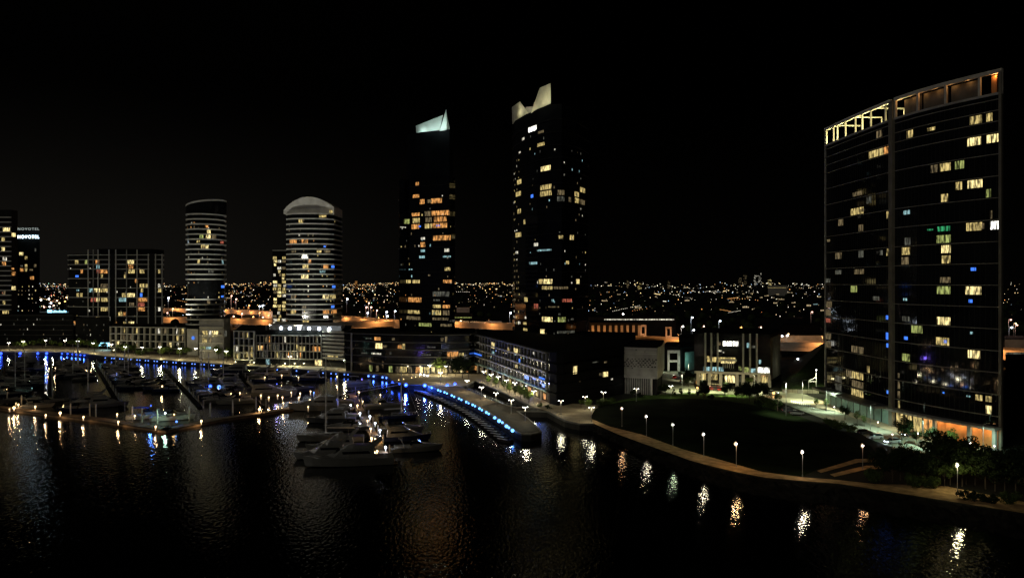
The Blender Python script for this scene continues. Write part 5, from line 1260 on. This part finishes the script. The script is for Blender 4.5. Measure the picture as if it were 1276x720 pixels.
# the rest of the left marina: boats either side of the finger piers
rnd = random.Random(61)
def dk(a, b_, w, z, label, lamps=()):
    A_, B_ = G(*a, z), G(*b_, z); r = empty('marina_pier', A_, label, 'pier')
    q = MB(); q.wall(Vector((0,0)), Vector((B_.x-A_.x, B_.y-A_.y)), -.35, .12, w/2, w); q.build('deck', 'side_dark' if 'finger' in label else 'timber_deck', r)
    n = max(2, int((B_-A_).length/14)); d_ = (B_-A_)/n
    for i in range(n+1):
        q = MB(); s_ = Vector((d_.y, -d_.x)).normalized()*(w/2+.25); c = d_*i; q.tube((c.x+s_.x, c.y+s_.y, -2-z), (c.x+s_.x, c.y+s_.y, 2.4), .2, n=8); q.build('pile', 'pole_grey', r)
    return r
piers = [((-22,500),(8,452),'far left','first'),((62,503),(62,452),'second','second'),((152,510),(118,453),'third','third'),((250,507),(205,458),'fourth','fourth'),((328,505),(300,466),'fifth','fifth')]
protos = [(Y17,16),(S13,14),(S11,11),(SL,13),(S13,14),(S11,11)]
for pi, (a, b_, nm, on) in enumerate(piers):
    dk(a, b_, 1.3, .45, f'{on} narrow finger pier from the left, running from the outer pontoon towards the quay')
    A_, B_ = G(*a, 0), G(*b_, 0); Ln = (B_-A_).length; d_ = (B_-A_)/Ln; base = math.degrees(math.atan2(d_.y, d_.x))
    for side in (-1, 1):
        s = 8; k = 0
        while s < Ln-8:
            pr_, L_ = rnd.choice(protos); gap = rnd.random()
            nrm = Vector((d_.y, -d_.x, 0))*side; c = A_ + d_*s + nrm*(L_/2+2.2)
            px, py = CX + c.x/c.y*FL, CY + H/c.y*FL
            open_ = (45 < px < 130 and 474 < py < 498) or (160 < px < 285 and 456 < py < 474) or px > 372 or (py > 499 and 110 < px < 250) or (300 < px < 372 and py > 476) or (5 < px < 60 and 466 < py < 474) or (20 < px < 60 and 484 < py < 496) or (160 < px < 240 and py > 490)
            if not open_ and gap > .1:
                hd = base - 90*side + rnd.uniform(-3, 3) if True else 0
                hd = math.degrees(math.atan2(nrm.y, nrm.x)) + (180 if rnd.random() < .3 else 0) + rnd.uniform(-2, 2)
                if hd > 0 or True:
                    p = c - Vector((math.cos(math.radians(hd)), math.sin(math.radians(hd)), 0))*L_/2
                    o = clone(pr_, Vector((p.x, p.y, 0)), math.radians(hd), f"{pr_.name.split('.')[0].replace('_',' ')}, {nth(k)} berth from outer end, {'left' if side < 0 else 'right'} of the {on} finger pier", 'boats on the finger piers')
                    recolour(o, rnd.choice(['hull_grey','hull_navy','hull_cream','hull_grey','hull_navy']))
                    k += 1
            s += rnd.uniform(6.5, 8.0)
for o in sc.objects:
    if o.get('group') == 'boats on the finger piers' and 'left side' in o['label']: pass
# outer pontoon in V, and the middle pier
OUT = [(-60,503),(0,509.5),(40,514.5),(77,519),(125,525),(170,532),(207,537.5),(235,531.5),(275,523.5),(330,515.5),(374,508.5)]
PO = [G(px, py, .5) for px, py in OUT]
r = empty('outer_pontoon', PO[0], 'long low V-shaped timber pontoon closing the marina off from the river', 'pontoon')
q = MB(); e_ = MB()
for a, b_ in zip(PO, PO[1:]): q.wall(a, b_, -.1, .62, 0, 4.6); e_.wall(a, b_, .63, .78, .06, .25)
q.build('deck', 'timber_deck', r, True); e_.build('edge_beam', 'quay_wall', r, True)
for i, (px, py) in enumerate(((9,503),(112,519),(119.5,519.5),(165,523),(177,526),(262,518.5),(319,509.5),(27,508),(88,519),(196,527),(236,524),(290,514))):
    o = empty('mooring_pile', G(px, py, 0), f'{nth(i)} round mooring pile', 'pile', 'mooring piles of the outer pontoon')
    q = MB(); q.tube((0,0,-2), (0,0,4.3), .24, .24, 10); q.build('shaft', 'column_grey', o)
    q = MB(); q.tube((0,0,4.3), (0,0,4.75), .27, .03, 10); q.build('cap', 'pole_grey', o)
_ms = sorted([o for o in sc.objects if o.get('group') == 'mooring piles of the outer pontoon'], key=lambda o: o.location.x/o.location.y)
for i, o in enumerate(_ms): o['label'] = f'{nth(i)} mooring pile from the left, upright along the outer pontoon'
dk((478,566), (438,490), 2.6, .5, 'middle pier of dim boards with lamps, running out from the quay between moored yachts')
GA, GB = G(425,492,.6), G(497,479,1.9)
r = empty('gangway', GA, 'sloping gangway joining the middle pier to the quay deck', 'gangway')
q = MB(); q.add([(0,-.9,0),(0,.9,0),(GB.x-GA.x,GB.y-GA.y+.9,1.3),(GB.x-GA.x,GB.y-GA.y-.9,1.3),(0,-.9,-.2),(0,.9,-.2),(GB.x-GA.x,GB.y-GA.y+.9,1.1),(GB.x-GA.x,GB.y-GA.y-.9,1.1)], [(0,3,2,1),(4,5,6,7),(0,1,5,4),(1,2,6,5),(2,3,7,6),(3,0,4,7)]); q.build('walkway', 'timber_deck', r)
for s_ in (-.85, .85):
    q = MB(); q.tube((0,s_,1.0), (GB.x-GA.x,GB.y-GA.y+s_,2.3), .05); 
    for k in range(12): q.tube(((GB.x-GA.x)*k/11,(GB.y-GA.y)*k/11+s_,1.3*k/11), ((GB.x-GA.x)*k/11,(GB.y-GA.y)*k/11+s_,1.3*k/11+1.0), .03, n=4)
    q.build('rail', 'pole_grey', r)

# pedestal lamps
def pedestal(px, py, big, col, lens, label, group, z=.62, h=1.1):
    g = G(px, py, z+h); o = empty('pedestal_lamp', (g.x, g.y, z), label, 'pedestal lamp', group)
    q = MB(); q.box(-.14,.14,-.14,.14,0,h-.1); q.build('post', 'white_paint', o)
    q = MB(); q.ball((0,0,h+.05), .16 + .18*big, 8, 5); q.build('lens', lens, o)
    light(o, (0,-.5,h+.15), 40 + 240*big, col, .12)
WM = (1,.62,.30)
ped = [(12,509,.3),(17.5,508,1.5),(23,504,.5),(57,517,.5),(75,514.5,1.4),(104,519.5,.6),(146,516,.5),(147.5,525.5,.6),(194,531.5,.6),(168,518,.5),(251,524.5,.9),(323,510,1.1),(44,506.5,.6),(79,505,.4),(9,485,.5),(20,502,.3)]
for i, (px, py, b_) in enumerate(sorted(ped)):
    pedestal(px, py, b_, WM, LENS_Y if b_ > .45 else EM['Y'], f'{nth(i)} pedestal lamp from the left on the outer pontoon', 'pedestal lamps of the outer pontoon')
ped2 = [(447,489,1.3),(437,505,.6),(445.5,505,.6),(448.5,515,.6),(461,519,.7),(467.5,527,.5),(462,534,.5),(473.5,536,.7),(463,546,.8),(467.5,547,.4),(477.5,545.5,.5),(480.5,557,.7),(470,562,.5),(474,492,.3),(452,500,.3),(458,524,.3)]
for i, (px, py, b_) in enumerate(sorted(ped2)):
    pedestal(px, py, b_, WM if i % 3 else (.8,.85,1), LENS_Y if i % 3 else LENS_C, f'{nth(i)} pedestal lamp from the left on the middle pier', 'pedestal lamps of the middle pier')
ped3 = [(57,458,.4),(69,458.5,.4),(92,461,.5),(97,460.5,.3),(108,462,.5),(113.5,461.5,.5),(151,465,.5),(145.5,465.5,.5),(202,481,.5),(267,484,.7),(272,485.5,.6),(288,490.5,.4),(299,489.5,.4),(317,488,.5),(325,492.5,.5),(335,495,.5),(346,492.5,.5),(352,495,.5),(353,502,.4),(372.5,495,.5),(374,490,.5),(330,470,.4),(348.5,463.5,.4),(351,467.5,.4),(372,470,.3),(391,489,.6),(387,487.5,.4),(405,500,.7),(420,469,.4),(430,482,.3),(61,459,.3),(386,498,.5),(363,489,.4),(384,507,.3)]
for i, (px, py, b_) in enumerate(sorted(ped3)):
    bl_ = px in (57, 97, 145.5, 317, 391)
    pedestal(px, py, b_, (.1,.25,1) if bl_ else WM, LENS_S if bl_ else LENS_Y, f'{nth(i)} small pier lamp from the left among the boats inside the marina', 'pier lamps inside the marina', h=1.6)
def blob(px, py, z, col, pw, nm, lab, lens, r_=.45, Y=None):
    g = G(px, py, z) if Y is None else D(px, Y, ZP(py, Y)); o = empty(nm, g, lab, 'lamp'); q = MB(); q.box(-.2,.2,-.1,.1,-.4,-.15); q.build('bracket', 'metal_grey', o)
    q = MB(); q.ball((0,0,0), r_, 8, 5); q.build('lens', lens, o); light(o, (0,-.8,.2), pw, col, .2)
blob(262,481,3.2,(.08,.25,1),500,'cockpit_lamp','left blue cockpit lamp on the yacht in the middle of the marina',LENS_B,.7)
blob(273,482,2.6,(.1,.4,1),500,'cockpit_lamp','right sky-blue cockpit lamp on the yacht in the middle of the marina',LENS_S,.8)
blob(188,505,0,(.1,.3,1),420,'canopy_lamp','blue lamp above the canopy of the blue-canopied cruiser',LENS_B,.2,Y=264)
blob(206,514.5,0,(.55,1,.72),650,'cockpit_lamp','pale green lamp at the stern of the green-lit cruiser',LENS_C,.2,Y=256)
blob(217,516,0,(1,.6,.2),120,'cabin_lamp','warm orange lamp in the green-lit cruiser',LENS_Y,.2,Y=258)
blob(220,525,1.4,(.1,.35,1),120,'pontoon_lamp','blue lamp at the pontoon corner below the green-lit cruiser',LENS_S,.35)
blob(451,472,7,(.25,.15,1),900,'flood_lamp','violet flood lamp above the violet-lit cruiser',LENS_B,.2)
blob(345,478,5,(.5,.4,1),200,'flood_lamp','violet lamp above the small cruiser at the outer pontoon end',LENS_B,.15)
blob(430,446.5,26,(1,1,1),60,'masthead_lamp','white lamp near the top of the tallest mast',LENS_C,.2) if False else None
blob(40,483,3,(.5,1,.85),260,'flood_lamp','teal lamp among the boats at far left',EM['c'],.15)
# ------------------------------------------------------------------ trees
def tree_proto(name, h, rad, nleaf, lm, seed, shape='round', tr=.16, cat='tree', ls=.42):
    rnd = random.Random(seed); r = empty(name, (0,0,0), 'x', cat)
    if shape != 'shrub':
        q = MB(); top = h*.55; q.tube((0,0,-.1), (rnd.uniform(-.1,.1), 0, top*.5), tr, tr*.75, 7); q.tube((0,0,top*.48), (.1,.05,top*1.3), tr*.75, tr*.25, 6)
        for i in range(6):
            a = rnd.uniform(0, 2*PI); z = top*rnd.uniform(.5,.9); q.tube((0,0,z), (math.cos(a)*rad*.65, math.sin(a)*rad*.65, z+h*rnd.uniform(.12,.3)), tr*.4, tr*.12, 5)
        q.build('trunk', 'bark', r)
    cl = []; zc = h*.66 if shape == 'round' else (h*.5 if shape != 'cone' else h*.55)
    for i in range(15 if shape != 'shrub' else 9):
        while True:
            v = Vector((rnd.uniform(-1,1), rnd.uniform(-1,1), rnd.uniform(-1,1)))
            if v.length < 1: break
        zr = h*.33 if shape == 'round' else h*.46
        w = rad*(1 - .75*(v.z*.5+.5)) if shape == 'cone' else rad*.8
        cl.append((Vector((v.x*w, v.y*w, zc + v.z*zr*.85)), rad*rnd.uniform(.28,.5)*(1 if shape != 'cone' else .75)))
    q = MB()
    for i in range(nleaf):
        c, cr = rnd.choice(cl); d = Vector((rnd.gauss(0,1), rnd.gauss(0,1), rnd.gauss(0,1))).normalized()
        p = c + d*cr*rnd.uniform(.55,1.08); p.z = max(p.z, .1)
        u = Vector((rnd.gauss(0,1), rnd.gauss(0,1), rnd.gauss(0,.6))).normalized(); w = u.cross(d + Vector((.01,.02,.03))).normalized(); s_ = ls*rnd.uniform(.6,1.3)
        q.add([p-u*s_*.5, p+w*s_*.32, p+u*s_*.5, p-w*s_*.32], [(0,1,2,3)])
    q.build('crown', lm, r); return r
T = {'a': tree_proto('tree', 6.5, 2.6, 1500, 'leaf_green', 1), 'b': tree_proto('tree', 5.2, 2.0, 1100, 'leaf_green', 2), 'd': tree_proto('tree', 8.5, 3.8, 2600, 'leaf_dark', 3, ls=.5),
     'e': tree_proto('tree', 7.5, 3.0, 2000, 'leaf_dark', 4, ls=.45), 'm': tree_proto('tree', 7.0, 2.7, 1700, 'leaf_mid', 5), 'c': tree_proto('conifer', 7.5, 2.2, 1600, 'leaf_dark', 6, 'cone'),
     's': tree_proto('shrub', 1.9, 1.7, 900, 'leaf_dark', 7, 'shrub', cat='shrub', ls=.3), 'v': tree_proto('sapling', 4.2, 1.2, 500, 'leaf_mid', 8, tr=.08, ls=.3), 'k': tree_proto('shrub', 3.6, 2.6, 1200, 'leaf_mid', 9, 'shrub', cat='shrub')}
def trees(lst, phrase, group):
    for i, (px, py, k, s_) in enumerate(sorted(lst)):
        word = {'c': 'conifer', 's': 'low shrub', 'k': 'bushy shrub', 'v': 'thin sapling'}.get(k, 'tree')
        clone(T[k], G(px, py - (2.2 if 'north promenade' in phrase else 0)), i*1.3, f'{nth(i)} plant from left {phrase}, a {word}', group, s_*(1.2 if 'north promenade' in phrase else 1))
trees([(20,438,'m',.8),(29,437.5,'b',1.0),(40,437,'m',.8),(66,436.5,'m',.8),(75,436,'b',.7),(98,436.5,'b',1.1),(110,438,'m',.9),(118,439.5,'b',1.1),(128,440,'m',.8),(150,443,'m',.9),(156,444,'b',1.1),(166,444.5,'m',.9),(175,445,'k',1.0),(186,445.5,'m',.7),
       (201,446.5,'b',1.0),(211,447,'m',.9),(224,447.5,'b',1.0),(233,448,'m',.9),(262,447,'d',.75),(272,449,'a',1.0),(277,447,'e',1.0),(284,451,'b',1.1),(290,451.5,'e',.8),(296,452,'b',1.2),(303,452,'e',.85),(311,452.5,'b',1.0),(53,436,'m',.9),(88,436,'m',.8)],
      'standing on the north promenade', 'trees on the north promenade')
trees([(351,453.5,'b',.95),(358,453.5,'b',1.05),(366,454,'b',1.0),(373,454,'m',.9),(380,454,'e',.95),(387,454.5,'d',.85),(393,454.5,'e',.8)], 'in the clump below the podium block', 'trees below the podium block')
trees([(437,456,'m',.8),(454,459,'a',.9),(459,459.5,'m',.9),(468,460,'e',.8),(545,466,'a',1.25),(551,466,'a',1.0),(568,470,'d',.95),(576,471,'d',1.15),(584,471,'d',.95)], 'in front of the curved dark block', 'trees before the curved dark block')
trees([(608,479,'b',.75),(617.5,482,'b',.8),(628,487,'v',1.2),(635,490,'b',.85),(642,494,'v',1.1),(649,498,'a',.9),(653,496,'b',.8),(659,503,'a',.85),(672,507,'k',.5),(683,509,'s',.7),(733,509,'b',.7),(724,508,'m',.5)], 'on the wharf promenade below the wedge block', 'trees on the wharf promenade')
trees([(750,506,'k',.8),(757,504,'k',.8),(763,501,'k',.55),(789,496,'e',.45),(798,495,'s',.9),(824,492,'e',.5),(829,493,'e',.65),(840,493,'c',.4),(848,492.5,'c',.45),(859,492.5,'c',.4),(852,480,'d',.8),(858,482,'d',.7),(872,497,'e',.55),(877,496,'c',1.05),(879,494,'e',.7),(886,497,'s',.9),
       (903,492,'c',.8),(907,494,'e',.7),(918,498,'d',.6),(926,500,'d',.75),(934,500,'d',.8),(941,499,'d',.7),(950,500,'e',.95),(953,502,'k',1.0),(961,506,'k',.7),(969,512,'c',.9),(933,482,'m',.7),(946,507,'s',1.2)], 'along the far side of the dark lawn', 'trees round the lawn')
trees([(1017,508,'v',.9),(1029,511,'v',1.0),(1053,523,'e',.62),(1068,527,'v',1.0),(1077,531,'v',.9),(1124,549,'d',.75),(1126,546,'e',.6),(1142,553,'e',.5),(1158,556,'e',.72),(1187,553,'b',.8),(1037,531,'k',.7),(1046,535,'k',.8),(1060,538,'k',.8),(1030,528,'k',.6)], 'between the lawn and the right tower', 'trees before the right tower')
trees([(1100,597,'d',.75),(1112,601,'e',.9),(1122,598,'d',.9),(1133,602,'d',.85),(1145,600,'e',.95),(1157,604,'d',.8),(1166,594,'d',1.1),(1175,597,'d',1.15),(1184,604,'e',.75),(1199,606,'m',.9),(1204,603,'d',1.0),(1215,604,'d',1.15),(1228,609,'d',1.0),(1240,612,'d',.95),(1252,614,'d',1.05),(1266,617,'d',1.1),(1283,620,'d',1.1),
       (1203,622,'s',1.0),(1216,623.5,'s',.9),(1226,625,'s',.8),(1235,627,'s',.9),(1177,606,'m',.75),(1258,628,'k',.8),(1090,600,'k',.9),(1140,606,'k',.9),(1158,608,'k',.8)], 'in the riverside belt at lower right', 'trees of the riverside belt')

for i, (px, py) in enumerate(((352,455.5),(362,456),(371,456.5),(300,454.5),(286,453.5),(156,446),(459,461),(548,468),(29,438.8),(98,437.8),(118,440.5),(201,447.5),(224,448.5),(311,454.5),(66,438))):  # added uplights that brighten the tree crowns
    o = empty('added_uplight', G(px, py, 2.0), f'{nth(i)} small added ground lamp in the lit tree clumps of the quay', 'lamp', 'ground lamps under the trees')
    q = MB(); q.tube((0,0,0), (0,-.1,.35), .12, .16, 8); q.build('housing', 'metal_grey', o); light(o, (0,-.3,.9), 500, (1,.9,.45), .15)
_ms = sorted([o for o in sc.objects if o.get('group') == 'ground lamps under the trees'], key=lambda o: o.location.x/o.location.y)
for i, o in enumerate(_ms): o['label'] = f'{nth(i)} added ground lamp from the left under the lit tree clumps of the quay'
# ------------------------------------------------------------------ cars
def car(px, py, head, m, label, lit=None, s_=1.):
    r = empty('parked_car', G(px, py, 2.05), label, 'car', None, math.radians(head)); r.scale = (s_,)*3
    bm_ = [(-2.15,.62,.45,.78),(-2.05,.8,.3,.92),(-1.2,.86,.28,.98),(.6,.86,.28,.95),(1.6,.84,.28,.86),(2.05,.76,.32,.74),(2.2,.6,.42,.62)]
    q = MB(); q.loft([[(x,-w,z0),(x,w,z0),(x,w*.97,z1),(x,-w*.97,z1)] for x, w, z0, z1 in bm_]); q.build('body', m, r)
    q = MB(); q.loft([[(x0,-.78,.9),(x0,.78,.9),(x1,.62,z),(x1,-.62,z)] for x0, x1, z in ((-1.95,-1.5,1.36),(-1.0,-.9,1.46),(.2,.1,1.44),(1.15,.55,1.3))]); g = q.build('window_glass', 'boat_glass', r)
    q = MB(); q.box(-1.4,.35,-.6,.6,1.44,1.5); q.build('roof', m, r)
    for x in (-1.35, 1.35):
        for y in (-.84, .84):
            q = MB(); q.tube((x,y-.1,.32), (x,y+.1,.32), .32, n=12); w = q.build('wheel', 'rubber', r)
            q = MB(); q.tube((x,y-.11 if y < 0 else y+.11,.32), (x,y-.105 if y < 0 else y+.105,.32), .18, n=8); q.build('rim', 'metal_grey', w)
    for y in (-.55, .55):
        q = MB(); q.box(2.12,2.22,y-.14,y+.14,.56,.7); q.build('headlight', LENS_C if lit == 'head' else 'metal_grey', r)
        q = MB(); q.box(-2.2,-2.08,y-.14,y+.14,.62,.78); q.build('tail_light', EM['r'] if lit == 'tail' else 'red_paint', r)
    return r
CP = {k: mat('car_paint_' + k, c, .25, .1, var=.03) for k, c in {'silver': (.4,.42,.42), 'white': (.65,.66,.64), 'dark': (.03,.03,.035), 'red': (.3,.02,.015), 'grey': (.15,.15,.15)}.items()}
car(1090,546.5,188,CP['white'],'pale green-lit hatchback parked nearest the lawn corner below the right tower')
cr = car(1112,552,200,CP['silver'],'car with bright headlights on behind the tree below the right tower', 'head'); light(cr, (2.6,0,.7), 90, (.7,.85,1), .15)
car(1078,541,10,CP['dark'],'dark car parked left of the pale hatchback')
car(983,513,-8,CP['dark'],'long dark car parked at the lawn corner beside the tall slim mast')
car(993,516.5,-22,CP['grey'],'grey car parked just right of the dark one at the lawn corner')
car(1197,563,12,CP['silver'],'silver car half hidden behind the tallest riverside tree')
car(1256,581,10,CP['grey'],'grey car at the far right end of the road')
car(1133,543,200,CP['dark'],'dark car waiting near the lobby entrance between two trees', 'head')
for i, px in enumerate((885, 890, 895, 900)):
    car(px, 485.5+i*.3, 95, CP['red'] if i != 1 else CP['dark'], f'{nth(i)} car from the left in the row before the office entrance', 'tail')
for i, (px, py) in enumerate(((841,471.5),(846,472.8),(850.5,475),(856,476.5))):
    car(px, py, 70, CP['dark'] if i % 2 else CP['red'], f'{nth(i)} car from left in the row beside the broad tree left of the office', None)
car(962,491,5,CP['silver'],'car with orange glow around it at the office corner', 'head')
r = empty('wall_lamp', G(964,489.5,3.2), 'orange lamp glowing low at the right corner of the office', 'lamp'); q = MB(); q.ball((0,0,0), .45); q.build('lens', LENS_O, r); light(r, (0,-1.2,.3), 500, (1,.5,.2), .2)
r = empty('wall_lamp', G(869,483,3.2), 'orange lamp at the left corner of the office', 'lamp'); q = MB(); q.ball((0,0,0), .35); q.build('lens', LENS_O, r); light(r, (0,-1.2,.3), 300, (1,.6,.25), .2)
# strings of small barrier lights before the office
for i in range(9):
    r = empty('bollard_light', G(881.5+i*2.0, 480.6+i*.12), f'{nth(i)} bollard light from the left in the yellow row before the office', 'bollard light', 'bollard lights before the office')
    q = MB(); q.tube((0,0,0), (0,0,.8), .09); q.build('post', 'metal_grey', r); q = MB(); q.ball((0,0,.95), .2); q.build('lens', EM['Y'], r)
